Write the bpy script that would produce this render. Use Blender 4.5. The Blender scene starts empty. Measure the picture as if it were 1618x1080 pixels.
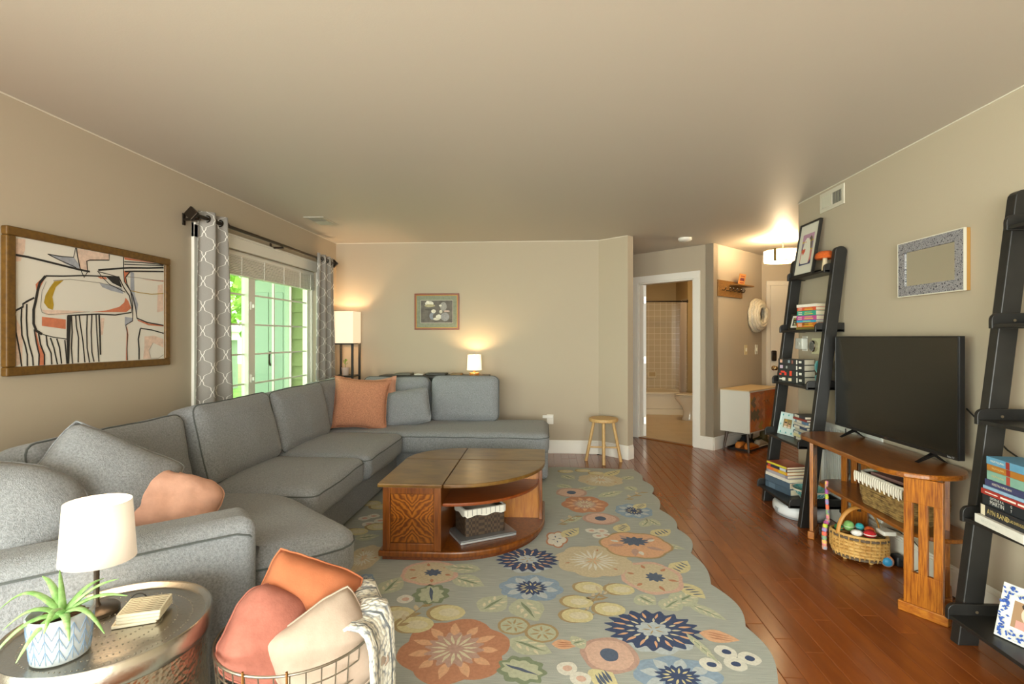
import bpy, bmesh, math, random
from mathutils import Vector as V, Matrix, noise
random.seed(7)
PI = math.pi
sc = bpy.context.scene
C = sc.collection

# ---------------------------------------------------------------- camera, sky, daylight, exposure
cam = bpy.data.cameras.new('camera')
cam.lens = 18.0; cam.sensor_width = 36.0; cam.sensor_fit = 'HORIZONTAL'
cam.shift_y = -7.0 / 1618.0
cam.clip_start = 0.05
camo = bpy.data.objects.new('camera', cam); C.objects.link(camo)
camo.location = (0, 0, 1.329)
camo.rotation_euler = (PI / 2, 0, math.atan(51 / 809))
sc.camera = camo

w = bpy.data.worlds.new('sky'); sc.world = w; w.use_nodes = True
bg = w.node_tree.nodes['Background']
bg.inputs[0].default_value = (0.80, 0.96, 0.76, 1); bg.inputs[1].default_value = 4.2

def area(name, loc, rot, sx, sy, watts, col, portal=False):
    l = bpy.data.lights.new(name, 'AREA'); l.shape = 'RECTANGLE'; l.size = sx; l.size_y = sy
    l.energy = watts; l.color = col
    o = bpy.data.objects.new(name, l); C.objects.link(o); o.location = loc; o.rotation_euler = rot
    if portal: l.cycles.is_portal = True
    return o
# area light added as daylight; the sliding door behind the camera is assumed
area('added_rear_daylight', (-0.17, -3.55, 1.25), (PI / 2, 0, 0), 4.2, 2.2, 240, (1.0, 0.97, 0.955))
# area light added to brighten the right wall, from an assumed unseen left door
area('added_side_daylight', (-2.62, -1.25, 1.1), (PI / 2, 0, -PI / 2), 2.7, 2.0, 140, (0.965, 1.0, 0.90))
area('window_portal', (-2.60, 4.43, 1.3), (PI / 2, 0, -PI / 2), 1.9, 1.5, 1, (1, 1, 1), True)

sc.view_settings.view_transform = 'Standard'
sc.view_settings.look = 'None'
sc.view_settings.gamma = 1.0
sc.view_settings.use_curve_mapping = False
sc.view_settings.exposure = 0.53
sc.cycles.max_bounces = 8
sc.cycles.diffuse_bounces = 5
sc.cycles.transparent_max_bounces = 12
sc.cycles.sample_clamp_indirect = 4.0

# ---------------------------------------------------------------- materials
def lin(h):
    h = h.lstrip('#'); o = []
    for i in (0, 2, 4):
        c = int(h[i:i + 2], 16) / 255
        o.append(c / 12.92 if c <= 0.04045 else ((c + 0.055) / 1.055) ** 2.4)
    return (*o, 1)
MATS = {}
def mat(h, rough=0.6, metal=0.0, var=0.0, vs=25.0, bump=0.0, bs=120.0, st=(1, 1, 1), emit=0.0, c2=None, spec=0.5, coat=0.0, sheen=0.0, rnd=0.0, detail=4.0):
    k = (h, rough, metal, var, vs, bump, bs, st, emit, c2, spec, coat, sheen, rnd)
    if k in MATS: return MATS[k]
    m = bpy.data.materials.new('material_' + h.lstrip('#')); m.use_nodes = True
    nt = m.node_tree; N = nt.nodes; L = nt.links; b = N['Principled BSDF']
    b.inputs['Base Color'].default_value = lin(h); b.inputs['Roughness'].default_value = rough
    b.inputs['Metallic'].default_value = metal; b.inputs['Specular IOR Level'].default_value = spec
    b.inputs['Coat Weight'].default_value = coat; b.inputs['Coat Roughness'].default_value = 0.15
    b.inputs['Sheen Weight'].default_value = sheen
    if emit:
        b.inputs['Emission Color'].default_value = lin(h); b.inputs['Emission Strength'].default_value = emit
    if var or bump or c2:
        tc = N.new('ShaderNodeTexCoord'); mp = N.new('ShaderNodeMapping'); mp.inputs['Scale'].default_value = st
        src = tc.outputs['Object']
        if rnd:
            oi = N.new('ShaderNodeObjectInfo'); ad = N.new('ShaderNodeVectorMath'); ad.operation = 'ADD'
            mu = N.new('ShaderNodeMath'); mu.operation = 'MULTIPLY'; mu.inputs[1].default_value = 37.0
            L.new(oi.outputs['Random'], mu.inputs[0]); L.new(src, ad.inputs[0]); L.new(mu.outputs[0], ad.inputs[1]); src = ad.outputs[0]
        L.new(src, mp.inputs[0])
    if var or c2:
        n = N.new('ShaderNodeTexNoise'); n.inputs['Scale'].default_value = vs; n.inputs['Detail'].default_value = detail
        n.inputs['Roughness'].default_value = 0.6
        L.new(mp.outputs[0], n.inputs['Vector'])
        r = N.new('ShaderNodeValToRGB'); c = lin(h)
        e = r.color_ramp.elements
        e[0].position = 0.33; e[1].position = 0.67
        e[0].color = tuple(x * (1 - var) for x in c[:3]) + (1,)
        e[1].color = lin(c2) if c2 else tuple(min(1, x * (1 + var)) for x in c[:3]) + (1,)
        L.new(n.outputs['Fac'], r.inputs[0]); out = r.outputs[0]
        if rnd:
            hs = N.new('ShaderNodeHueSaturation'); mr = N.new('ShaderNodeMapRange')
            mr.inputs['To Min'].default_value = 1 - rnd; mr.inputs['To Max'].default_value = 1 + rnd
            L.new(oi.outputs['Random'], mr.inputs['Value']); L.new(mr.outputs[0], hs.inputs['Value']); L.new(out, hs.inputs['Color']); out = hs.outputs[0]
        L.new(out, b.inputs['Base Color'])
    if bump:
        n2 = N.new('ShaderNodeTexNoise'); n2.inputs['Scale'].default_value = bs; n2.inputs['Detail'].default_value = 3
        L.new(mp.outputs[0], n2.inputs['Vector'])
        bp = N.new('ShaderNodeBump'); bp.inputs['Strength'].default_value = bump; bp.inputs['Distance'].default_value = 0.004
        L.new(n2.outputs['Fac'], bp.inputs['Height']); L.new(bp.outputs[0], b.inputs['Normal'])
    MATS[k] = m
    return m
def nodes_mat(name, rough=0.6):
    m = bpy.data.materials.new(name); m.use_nodes = True
    b = m.node_tree.nodes['Principled BSDF']; b.inputs['Roughness'].default_value = rough
    return m, m.node_tree.nodes, m.node_tree.links, b
def math_n(N, L, op, a, b=None, c=None):
    n = N.new('ShaderNodeMath'); n.operation = op
    for i, x in enumerate((a, b, c)):
        if x is None: continue
        if isinstance(x, (int, float)): n.inputs[i].default_value = x
        else: L.new(x, n.inputs[i])
    return n.outputs[0]

# ---------------------------------------------------------------- geometry collector
class G:
    def __init__(s): s.v = []; s.f = []; s.m = []; s.mi = 0; s.uv = None
    def add(s, vs, fs):
        b = len(s.v); s.v += [V(p) for p in vs]
        for f in fs: s.f.append([b + i for i in f]); s.m.append(s.mi)
        return b
    def box(s, x0, y0, z0, x1, y1, z1):
        return s.add([(x0, y0, z0), (x1, y0, z0), (x1, y1, z0), (x0, y1, z0), (x0, y0, z1), (x1, y0, z1), (x1, y1, z1), (x0, y1, z1)],
                     [(3, 2, 1, 0), (4, 5, 6, 7), (0, 1, 5, 4), (1, 2, 6, 5), (2, 3, 7, 6), (3, 0, 4, 7)])
    def loops(s, rings, cap=True, closed=False):
        n = len(rings[0]); vs = [p for r in rings for p in r]; fs = []
        k = len(rings)
        for i in range(k if closed else k - 1):
            a = i * n; c = ((i + 1) % k) * n
            for j in range(n): fs.append((a + j, a + (j + 1) % n, c + (j + 1) % n, c + j))
        if cap and not closed: fs.append(tuple(range(n))[::-1]); fs.append(tuple((k - 1) * n + j for j in range(n)))
        return s.add(vs, fs)
    def cyl(s, p0, p1, r0, r1=None, n=12, cap=True):
        return s.tube([p0, p1], [r0, r0 if r1 is None else r1], n, cap=cap)
    def tube(s, pts, r, n=6, closed=False, cap=True, flat=1.0):
        pts = [V(p) for p in pts]; k = len(pts)
        R = r if isinstance(r, (list, tuple)) else [r] * k
        rings = []; up = None
        for i, p in enumerate(pts):
            if closed: t = pts[(i + 1) % k] - pts[i - 1]
            else: t = pts[min(i + 1, k - 1)] - pts[max(i - 1, 0)]
            t = t.normalized() if t.length > 1e-9 else V((0, 0, 1))
            if up is None: up = V((0, 0, 1)) if abs(t.z) < 0.9 else V((1, 0, 0))
            a = (up - t * up.dot(t)); a = a.normalized() if a.length > 1e-6 else t.orthogonal().normalized()
            b = t.cross(a); up = a
            rings.append([p + (a * math.cos(2 * PI * j / n) * flat + b * math.sin(2 * PI * j / n)) * R[i] for j in range(n)])
        return s.loops(rings, cap, closed)
    def lathe(s, prof, n=24, o=(0, 0, 0), sx=1, sy=1, cap=True):
        o = V(o)
        return s.loops([[o + V((r * sx * math.cos(2 * PI * j / n), r * sy * math.sin(2 * PI * j / n), z)) for j in range(n)] for r, z in prof], cap)
    def prism(s, out, z0, z1):
        return s.loops([[(x, y, z0) for x, y in out], [(x, y, z1) for x, y in out]])
    def soft(s, out, z0, z1, r, bulge=0.0, n=4, rings=5, bot=None):
        k = len(out); P = [V((p[0], p[1])) for p in out]
        nr = []
        for i in range(k):
            t = (P[(i + 1) % k] - P[i - 1]).normalized(); nr.append(V((t.y, -t.x)))
        ar = sum(P[i].x * P[(i + 1) % k].y - P[(i + 1) % k].x * P[i].y for i in range(k))
        if ar < 0: nr = [-q for q in nr]
        c = sum(P, V((0, 0))) / k; rs = []
        c0 = ((min(p.x for p in P) + max(p.x for p in P)) / 2, (min(p.y for p in P) + max(p.y for p in P)) / 2)
        rb = r if bot is None else bot
        for i in range(n + 1):
            a = PI / 2 * (1 - i / n); rs.append([(P[j] - nr[j] * rb * (1 - math.cos(a)), z0 + rb * (1 - math.sin(a))) for j in range(k)])
        for i in range(n + 1):
            a = PI / 2 * i / n; rs.append([(P[j] - nr[j] * r * (1 - math.cos(a)), z1 - r * (1 - math.sin(a))) for j in range(k)])
        top = rs[-1]
        for i in range(1, rings + 1):
            f = i / rings * 0.97
            rs.append([(q.lerp(c, f), z) for q, z in top])
        hx = max(abs(p.x - c0[0]) for p in P) or 1; hy = max(abs(p.y - c0[1]) for p in P) or 1
        k0 = 2 * n + 1
        return s.loops([[(q.x, q.y, z + (bulge * max(0, 1 - ((q.x - c0[0]) / hx) ** 2) * max(0, 1 - ((q.y - c0[1]) / hy) ** 2) if i >= k0 else 0)) for q, z in rr] for i, rr in enumerate(rs)])
    def slab(s, out, M, t):
        b = s.prism(out, 0, t); s.X(M, b); return b
    def poly(s, pts): return s.add(pts, [tuple(range(len(pts)))])
    def stroke(s, pts, w, z=0.0, z2=None):
        P = [V((p[0], p[1])) for p in pts]; k = len(P); l = []; r = []
        for i in range(k):
            t = (P[min(i + 1, k - 1)] - P[max(i - 1, 0)]); t = t.normalized() if t.length > 1e-9 else V((1, 0))
            q = V((-t.y, t.x)) * w / 2; l.append(P[i] + q); r.append(P[i] - q)
        return s.add([(p.x, p.y, z) for p in l + r], [(i, i + 1, k + i + 1, k + i) for i in range(k - 1)])
    def X(s, M, b=0):
        for i in range(b, len(s.v)): s.v[i] = M @ s.v[i]
        return s
    def wob(s, amp, sc_, b=0, seed=0):
        for i in range(b, len(s.v)):
            p = s.v[i]; s.v[i] = p + noise.noise_vector(p * sc_ + V((seed * 3.1, seed, 0))) * amp
        return s

def T(x, y, z): return Matrix.Translation((x, y, z))
def RX(a): return Matrix.Rotation(a, 4, 'X')
def RY(a): return Matrix.Rotation(a, 4, 'Y')
def RZ(a): return Matrix.Rotation(a, 4, 'Z')
def basis(o, x, y, z):
    m = Matrix.Identity(4)
    for i, a in enumerate((x, y, z, o)):
        for j in range(3): m[j][i] = a[j]
    return m
def rrect(x0, y0, x1, y1, r, n=4, div=0):
    pts = []
    for cx, cy, a0 in ((x1 - r, y0 + r, -PI / 2), (x1 - r, y1 - r, 0), (x0 + r, y1 - r, PI / 2), (x0 + r, y0 + r, PI)):
        for i in range(n + 1):
            a = a0 + PI / 2 * i / n; pts.append((cx + r * math.cos(a), cy + r * math.sin(a)))
    return dens(pts, div) if div else pts
def dens(pts, step):
    out = []
    for i in range(len(pts)):
        a = V(pts[i]); b = V(pts[(i + 1) % len(pts)]); k = max(1, int((b - a).length / step))
        for j in range(k): q = a.lerp(b, j / k); out.append((q.x, q.y))
    return out
def fillet(pts, rs, n=5):
    out = []; k = len(pts)
    for i in range(k):
        p = V(pts[i]); a = V(pts[i - 1]) - p; b = V(pts[(i + 1) % k]) - p
        r = rs[i] if isinstance(rs, (list, tuple)) else rs
        r = min(r, a.length * 0.49, b.length * 0.49)
        if r <= 0: out.append((p.x, p.y)); continue
        s0 = p + a.normalized() * r; s1 = p + b.normalized() * r
        for j in range(n + 1):
            t = j / n; q = s0 * (1 - t) ** 2 + p * 2 * t * (1 - t) + s1 * t * t; out.append((q.x, q.y))
    return out
def ell(rx, ry, n=32, cx=0, cy=0, a0=0):
    return [(cx + rx * math.cos(a0 + 2 * PI * i / n), cy + ry * math.sin(a0 + 2 * PI * i / n)) for i in range(n)]
def cushion(g, w, h, t, n=18, k=0.10, wr=0.006, seed=0, p=2.6, q=0.5, rc=0.0):
    """knife-edge cushion in local xz, thickness along y, centred at origin"""
    def xy(i, j):
        u = -1 + 2 * i / n; v = -1 + 2 * j / n
        return u, v, w / 2 * u * (1 - k * (1 - v * v)) * math.sqrt(1 - rc * v ** 4), h / 2 * v * (1 - k * (1 - u * u)) * math.sqrt(1 - rc * u ** 4)
    vs = []; idx = {}
    for sgn in (1, -1):
        for i in range(n + 1):
            for j in range(n + 1):
                e = i in (0, n) or j in (0, n)
                if e and sgn < 0: idx[(sgn, i, j)] = idx[(1, i, j)]; continue
                u, v, x, z = xy(i, j)
                y = sgn * t / 2 * max(0, (1 - abs(u) ** p) * (1 - abs(v) ** p)) ** q
                idx[(sgn, i, j)] = len(vs); vs.append(V((x, y, z)))
    fs = []
    for sgn in (1, -1):
        for i in range(n):
            for j in range(n):
                f = [idx[(sgn, i, j)], idx[(sgn, i + 1, j)], idx[(sgn, i + 1, j + 1)], idx[(sgn, i, j + 1)]]
                fs.append(f if sgn < 0 else f[::-1])
    b = g.add(vs, fs)
    if wr:
        for i in range(b, len(g.v)):
            q_ = g.v[i]; g.v[i] = q_ + noise.noise_vector(q_ * 9 + V((seed * 5.3, 0, seed))) * wr + noise.noise_vector(q_ * 22 + V((0, seed * 2.7, seed))) * wr * 0.4
    return [V(xyz) for xyz in ([(xy(i, 0)[2], 0, xy(i, 0)[3]) for i in range(n)] + [(xy(n, j)[2], 0, xy(n, j)[3]) for j in range(n)] + [(xy(i, n)[2], 0, xy(i, n)[3]) for i in range(n, 0, -1)] + [(xy(0, j)[2], 0, xy(0, j)[3]) for j in range(n, 0, -1)])]

def obj(name, g, m, parent=None, label=None, cat=None, group=None, kind=None, smooth=None, bevel=0.0, world=True, mesh=None):
    me = mesh
    if me is None:
        me = bpy.data.meshes.new(name); me.from_pydata([tuple(p) for p in g.v], [], g.f)
        ms = m if isinstance(m, (list, tuple)) else [m]
        for q in ms: me.materials.append(q)
        if len(ms) > 1: me.polygons.foreach_set('material_index', g.m)
        if g.uv:
            ul = me.uv_layers.new(name='UVMap')
            for l in me.loops: ul.data[l.index].uv = g.uv[l.vertex_index]
        if smooth:
            me.polygons.foreach_set('use_smooth', [True] * len(me.polygons)); me.set_sharp_from_angle(angle=math.radians(smooth))
        me.update()
        if parent is not None and world:
            a = parent
            Mx = Matrix.Identity(4)
            while a is not None: Mx = a.matrix_basis @ Mx; a = a.parent
            me.transform(Mx.inverted())
    o = bpy.data.objects.new(name, me); C.objects.link(o)
    if parent is not None: o.parent = parent
    if bevel:
        bv = o.modifiers.new('bevel', 'BEVEL'); bv.width = bevel; bv.segments = 2; bv.limit_method = 'ANGLE'; bv.angle_limit = math.radians(40)
    tag(o, label, cat, group, kind)
    return o
def tag(o, label=None, cat=None, group=None, kind=None):
    if label: o['label'] = label
    if cat: o['category'] = cat
    if group: o['group'] = group
    if kind: o['kind'] = kind
    return o
def thing(name, label, cat, loc=(0, 0, 0), rz=0.0, group=None, kind=None):
    o = bpy.data.objects.new(name, None); C.objects.link(o); o.empty_display_size = 0.05
    o.location = loc; o.rotation_euler = (0, 0, rz)
    bpy.context.view_layer.update() if False else None
    o.matrix_basis = Matrix.Translation(loc) @ Matrix.Rotation(rz, 4, 'Z')
    return tag(o, label, cat, group, kind)
def boxo(name, b, m, parent=None, bevel=0.003, M=None, **k):
    g = G(); g.box(*b)
    if M: g.X(M)
    return obj(name, g, m, parent, bevel=bevel, **k)
def text(s, size, m, parent, M, name='lettering', sx=1.0):
    cu = bpy.data.curves.new('t', 'FONT'); cu.body = s; cu.size = size; cu.align_x = 'CENTER'; cu.align_y = 'CENTER'; cu.resolution_u = 2
    o = bpy.data.objects.new('t', cu); C.objects.link(o)
    bpy.context.view_layer.update()
    me = bpy.data.meshes.new_from_object(o.evaluated_get(bpy.context.evaluated_depsgraph_get()))
    bpy.data.objects.remove(o); bpy.data.curves.remove(cu)
    g = G(); g.add([v.co for v in me.vertices], [tuple(p.vertices) for p in me.polygons])
    bpy.data.meshes.remove(me)
    g.X(M @ Matrix.Diagonal((sx, 1, 1, 1)))
    return obj(name, g, m, parent)

# ---------------------------------------------------------------- palette
WALL = mat('#b3a692', 0.85, bump=0.10, bs=220)
CEIL = mat('#c4bcb0', 0.55, bump=0.08, bs=160)
WHITE = mat('#e9e5dc', 0.4)
WHITEG = mat('#efece6', 0.15)
SOFA = mat('#878a8e', 0.95, var=0.26, vs=130, bump=0.7, bs=260, sheen=0.15, detail=8.0)
PIPE = mat('#585d5d', 0.95)
BLACKW = mat('#1f1e1d', 0.38, var=0.2, vs=12)
BLACK = mat('#141414', 0.45)
OAK = mat('#6f350a', 0.3, c2='#ad6a1c', var=0.0, vs=16, st=(9, 9, 0.6), coat=0.3)
OAKH = mat('#6b370b', 0.28, c2='#985a18', var=0.0, vs=14, st=(9, 0.8, 9), coat=0.4)
BRONZE = mat('#3d352d', 0.35, 0.8)
NICKEL = mat('#b9b2a6', 0.3, 1.0)
CHROME = mat('#d6d2cc', 0.15, 1.0)
PAPER = mat('#e4d8bd', 0.8, var=0.12, vs=60, st=(1, 1, 30))
# ================================================================ SETTING
def struct(name, g, m, parent=None, **k):
    return obj(name, g, m, parent, kind=None if parent else 'structure', **k)
XL, XR, YB, ZC = -2.454, 2.11, 5.905, 2.44
q2 = math.sqrt(0.5)
# 45-degree bathroom wall frame: x along the wall (left-back), y into the bathroom
MB = basis((1.99, 6.17, 0), (-q2, q2, 0), (q2, q2, 0), (0, 0, 1))
# 45-degree hall wall frame: x along the wall (right-back), y behind it
MH = basis((1.99, 6.17, 0), (q2, q2, 0), (-q2, q2, 0), (0, 0, 1))
# diagonal stub wall frame: x from the back wall corner to its free end, y behind it
dx, dy = 0.907 - 0.62, 5.637 - 5.905; dl = math.hypot(dx, dy)
MD = basis((0.62, 5.905, 0), (dx / dl, dy / dl, 0), (-dy / dl, dx / dl, 0), (0, 0, 1))

g = G()
g.box(XL - .15, -3.75, 0, XL, -2.7, ZC); g.box(XL - .15, -2.7, 2.15, XL, .2, ZC); g.box(XL - .15, .2, 0, XL, 3.50, ZC); g.box(XL - .15, 5.37, 0, XL, 6.05, ZC)  # side opening behind the camera is added for the area light there
g.box(XL - .15, 3.50, 0, XL, 5.37, .60); g.box(XL - .15, 3.50, 2.03, XL, 5.37, ZC)
struct('wall_left', g, WALL)
g = G(); g.box(XL - .15, YB, 0, .62, YB + .12, ZC); struct('wall_back', g, WALL)
g = G(); g.box(-.02, 0, 0, dl, .10, ZC); g.X(MD); struct('wall_diagonal', g, WALL)
g = G(); g.box(.60, 6.02, 0, .68, 7.6, ZC); struct('wall_hall_left', g, WALL)
g = G(); g.box(0, 0, 0, .25, .11, ZC); g.box(.25, 0, 2.05, 1.043, .11, ZC); g.box(1.043, 0, 0, 2.0, .11, ZC); g.X(MB); struct('wall_bathroom', g, WALL)
g = G(); g.box(0, 0, 0, 1.43, .10, ZC); g.X(MH); struct('wall_hall', g, WALL)
g = G(); g.box(2.90, 7.11, 0, 4.35, 7.25, ZC); struct('wall_entry', g, WALL)
g = G(); g.box(4.2, 4.3, 0, 4.35, 7.11, ZC); struct('wall_hall_right', g, WALL)
g = G(); g.box(XR, -3.75, 0, XR + .13, 4.40, ZC); g.box(XR + .13, 4.27, 0, 4.2, 4.40, ZC); struct('wall_right', g, WALL)
g = G()   # rear wall with an assumed wide opening behind the added area light
g.box(XL, -3.75, 0, -2.3, -3.6, ZC); g.box(1.96, -3.75, 0, XR, -3.6, ZC); g.box(-2.3, -3.75, 2.36, 1.96, -3.6, ZC)
struct('wall_rear', g, WALL)
g = G(); g.box(XL - .15, -3.75, ZC, 4.35, 9.95, ZC + .1); struct('ceiling', g, CEIL)
g = G(); g.box(XL - .15, -3.75, -.12, 4.35, 9.95, -.014); fl = struct('floor', g, mat('#3a1c0c', .6))

# hardwood planks (each an object where the photo shows them, the hidden rest one stuff part)
PLANK = mat('#7b4019', 0.24, c2='#88491d', vs=5, st=(4, 0.8, 4), coat=0.25, rnd=0.11)
pw = 0.0828
def plank_mesh(L):
    g = G(); e = .0026; x = pw / 2 - .0004; y = L / 2 - .0005
    o = [(-x, -y), (x, -y), (x, y), (-x, y)]; i = [(-x + e, -y + e), (x - e, -y + e), (x - e, y - e), (-x + e, y - e)]
    g.loops([[(a, b, -.014) for a, b in o], [(a, b, -.0018) for a, b in o], [(a, b, 0) for a, b in i]], cap=True)
    me = bpy.data.meshes.new('plank'); me.from_pydata([tuple(p) for p in g.v], [], g.f); me.materials.append(PLANK); return me, g
PM = {L: plank_mesh(L) for L in (.38, .55, .72, .9, 1.1)}
rest = G(); npl = 0
xi = 0
x = -2.42
while x < 4.2:
    y = -3.6 - random.random() * .8
    while y < 7.8:
        L = random.choice(list(PM)); yc = y + L / 2
        lim = 7.15 if x > 2.0 else 8.3 - x
        if yc - L / 2 < lim and not (x < .66 and yc > 6.3):
            vis = (x > .78 and x < 2.1 and yc > 1.35) or (x > 2.05 and yc > 5.0 and x < 3.0 and yc < 6.6) or (-.05 < x < .8 and 5.0 < yc < 5.9)
            if vis and npl < 296:
                o = obj('plank', None, None, fl, mesh=PM[L][0]); o.location = (x, yc, 0); npl += 1
            elif yc > -3.7 and (x < 2.1 or yc > 4.4):
                b = rest.add(PM[L][1].v, PM[L][1].f)
                for k in range(b, len(rest.v)): rest.v[k] = rest.v[k] + V((x, yc, 0))
        y += L
    x += pw
obj('planks_under_furniture', rest, PLANK, fl, kind='stuff')

def baseboard(name, L, M):
    g = G(); g.box(0, -.013, 0, L, 0, .125); g.box(0, -.009, .125, L, 0, .14); g.box(0, -.005, .14, L, 0, .152)
    g.X(M); return struct(name, g, WHITE, bevel=.002)
baseboard('baseboard_back', 3.07, basis((XL, YB, 0), (1, 0, 0), (0, 1, 0), (0, 0, 1)))
baseboard('baseboard_diagonal', dl + .013, MD)
baseboard('baseboard_diagonal_end', .10, basis(MD @ V((dl, 0, 0)), MD.col[1].xyz, -MD.col[0].xyz, (0, 0, 1)))
baseboard('baseboard_bathroom', .17, MB)
baseboard('baseboard_hall', 1.39, MH)
baseboard('baseboard_right', 8.0, basis((XR, 4.40, 0), (0, -1, 0), (1, 0, 0), (0, 0, 1)))
baseboard('baseboard_left', 5.7, basis((XL, .2, 0), (0, 1, 0), (-1, 0, 0), (0, 0, 1)))
# thin white caulk line where the walls meet the ceiling
g = G(); g.box(XL, -1.2, ZC - .006, XL + .005, YB, ZC); g.box(XL, YB - .005, ZC - .006, .62, YB, ZC); g.box(XR - .005, -1.2, ZC - .006, XR, 4.4, ZC)
b = g.box(0, -.005, ZC - .006, dl, 0, ZC); g.X(MD, b)
struct('trim_1', g, mat('#d6cfc0', .6))

# ---------------------------------------------------------------- bathroom seen through the door
TILE, N, L, bs_ = nodes_mat('bath_tile', .18)
tc = N.new('ShaderNodeTexCoord'); mp = N.new('ShaderNodeMapping'); L.new(tc.outputs['Object'], mp.inputs[0]); mp.inputs['Rotation'].default_value = (PI / 2, 0, 0)
br = N.new('ShaderNodeTexBrick'); br.offset = 0; br.inputs['Scale'].default_value = 1; br.inputs['Brick Width'].default_value = .108; br.inputs['Row Height'].default_value = .108
br.inputs['Mortar Size'].default_value = .0035; br.inputs['Color1'].default_value = lin('#cdbb9c'); br.inputs['Color2'].default_value = lin('#c9b797'); br.inputs['Mortar'].default_value = lin('#e6dac2')
L.new(mp.outputs[0], br.inputs['Vector']); L.new(br.outputs['Color'], bs_.inputs['Base Color'])
bp = N.new('ShaderNodeBump'); bp.inputs['Strength'].default_value = .25; bp.invert = True; L.new(br.outputs['Fac'], bp.inputs['Height']); L.new(bp.outputs[0], bs_.inputs['Normal'])
BW = mat('#b29a70', .8)
g = G(); g.box(1.0, 9.72, 0, 3.0, 9.85, ZC); g.box(2.86, 7.2, 0, 2.98, 9.72, ZC); g.box(.95, 7.4, 0, 1.05, 9.72, ZC)
struct('wall_bathroom_back', g, BW)
g = G(); g.box(1.05, 9.70, .36, 2.45, 9.72, 2.0); struct('trim_2', g, TILE)
g = G(); g.box(2.45, 8.93, 0, 2.55, 9.72, ZC); wg = struct('wall_tub_end', g, BW)
TILEX = TILE.copy(); [n for n in TILEX.node_tree.nodes if n.type == 'MAPPING'][0].inputs['Rotation'].default_value = (PI / 2, 0, PI / 2)
g = G(); g.box(2.44, 8.97, .36, 2.452, 9.70, 2.0); obj('tile_panel', g, TILEX, wg)
BT, N, L, bs_ = nodes_mat('bath_floor_tile', .35)
tc = N.new('ShaderNodeTexCoord'); br = N.new('ShaderNodeTexBrick'); br.inputs['Scale'].default_value = 1; br.inputs['Brick Width'].default_value = .6; br.inputs['Row Height'].default_value = .15; br.inputs['Mortar Size'].default_value = .002
br.inputs['Color1'].default_value = lin('#cbb491'); br.inputs['Color2'].default_value = lin('#d2bc9a'); br.inputs['Mortar'].default_value = lin('#b89f7a')
L.new(tc.outputs['Object'], br.inputs['Vector']); L.new(br.outputs['Color'], bs_.inputs['Base Color'])
g = G(); g.prism([(1.99 + .03, 6.17 + .03), (2.98, 7.16), (2.98, 9.72), (1.0, 9.72), (1.0, 7.19)], -.012, .004); struct('floor_bathroom', g, BT)
g = G(); g.box(.25, -.005, 0, 1.043, .06, .008); g.X(MB); struct('trim_3', g, OAKH, bevel=.003)

# bathtub
t = thing('bathtub', 'cream bathtub with a stepped apron below the tiled wall', 'bathtub', (1.75, 9.3, 0))
TUB = mat('#e2d6bf', .2)
g = G(); g.box(1.06, 8.95, 0, 2.44, 9.00, .10); g.box(1.06, 8.965, .10, 2.44, 9.02, .36); obj('apron', g, TUB, t, bevel=.008)
g = G(); g.soft(rrect(1.06, 8.94, 2.44, 9.70, .05), .35, .39, .012)
obj('rim', g, TUB, t, smooth=50)
g = G(); g.lathe([(.50, .391), (.47, .395), (.44, .38), (.40, .15), (.3, .09), (.01, .085)], 32, (1.75, 9.32, 0), 1.25, .62, cap=False); obj('basin', g, TUB, t, smooth=60)
# shower rod + curtain
t = thing('shower_rod', 'bronze shower curtain rod across the tub alcove', 'rod', (1.05, 8.95, 1.95))
g = G(); g.cyl((1.05, 8.95, 1.95), (2.45, 8.95, 1.95), .0125); obj('pole', g, BRONZE, t, smooth=40)
g = G(); g.cyl((2.44, 8.95, 1.95), (2.455, 8.95, 1.95), .03); obj('flange', g, BRONZE, t, smooth=40)
t = thing('shower_curtain', 'pale pink shower curtain bunched at the right of the tub', 'curtain', (2.42, 8.93, 0))
g = G(); rows = []
for j in range(9):
    z = 1.93 - 1.75 * j / 8
    rows.append([(2.33 + .10 * i / 24 - .02 * j / 8, 8.93 + .035 * math.sin(i * 1.6), z) for i in range(25)])
vs = [p for r in rows for p in r]; g.add(vs, [(a * 25 + i, a * 25 + i + 1, a * 25 + 26 + i, a * 25 + 25 + i) for a in range(8) for i in range(24)])
obj('curtain_cloth', g, mat('#e4d6c6', .8), t, smooth=60)
for i in range(5):
    g = G(); g.tube([(2.34 + .02 * i, 8.95 + .02 * math.cos(a), 1.945 + .022 * math.sin(a)) for a in [k * PI / 5 for k in range(10)]], .002, 5, closed=True); obj('ring', g, CHROME, t)
# soap dish
t = thing('soap_dish', 'cream ceramic soap dish set in the tub wall tile', 'soap dish', (2.0, 9.69, .64))
g = G(); g.box(1.92, 9.66, .58, 2.085, 9.70, .70); obj('body', g, mat('#dcccab', .2), t, bevel=.012)
g = G(); g.box(1.945, 9.655, .61, 2.06, 9.662, .685); obj('recess', g, mat('#b59c70', .3), t, bevel=.003)
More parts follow.
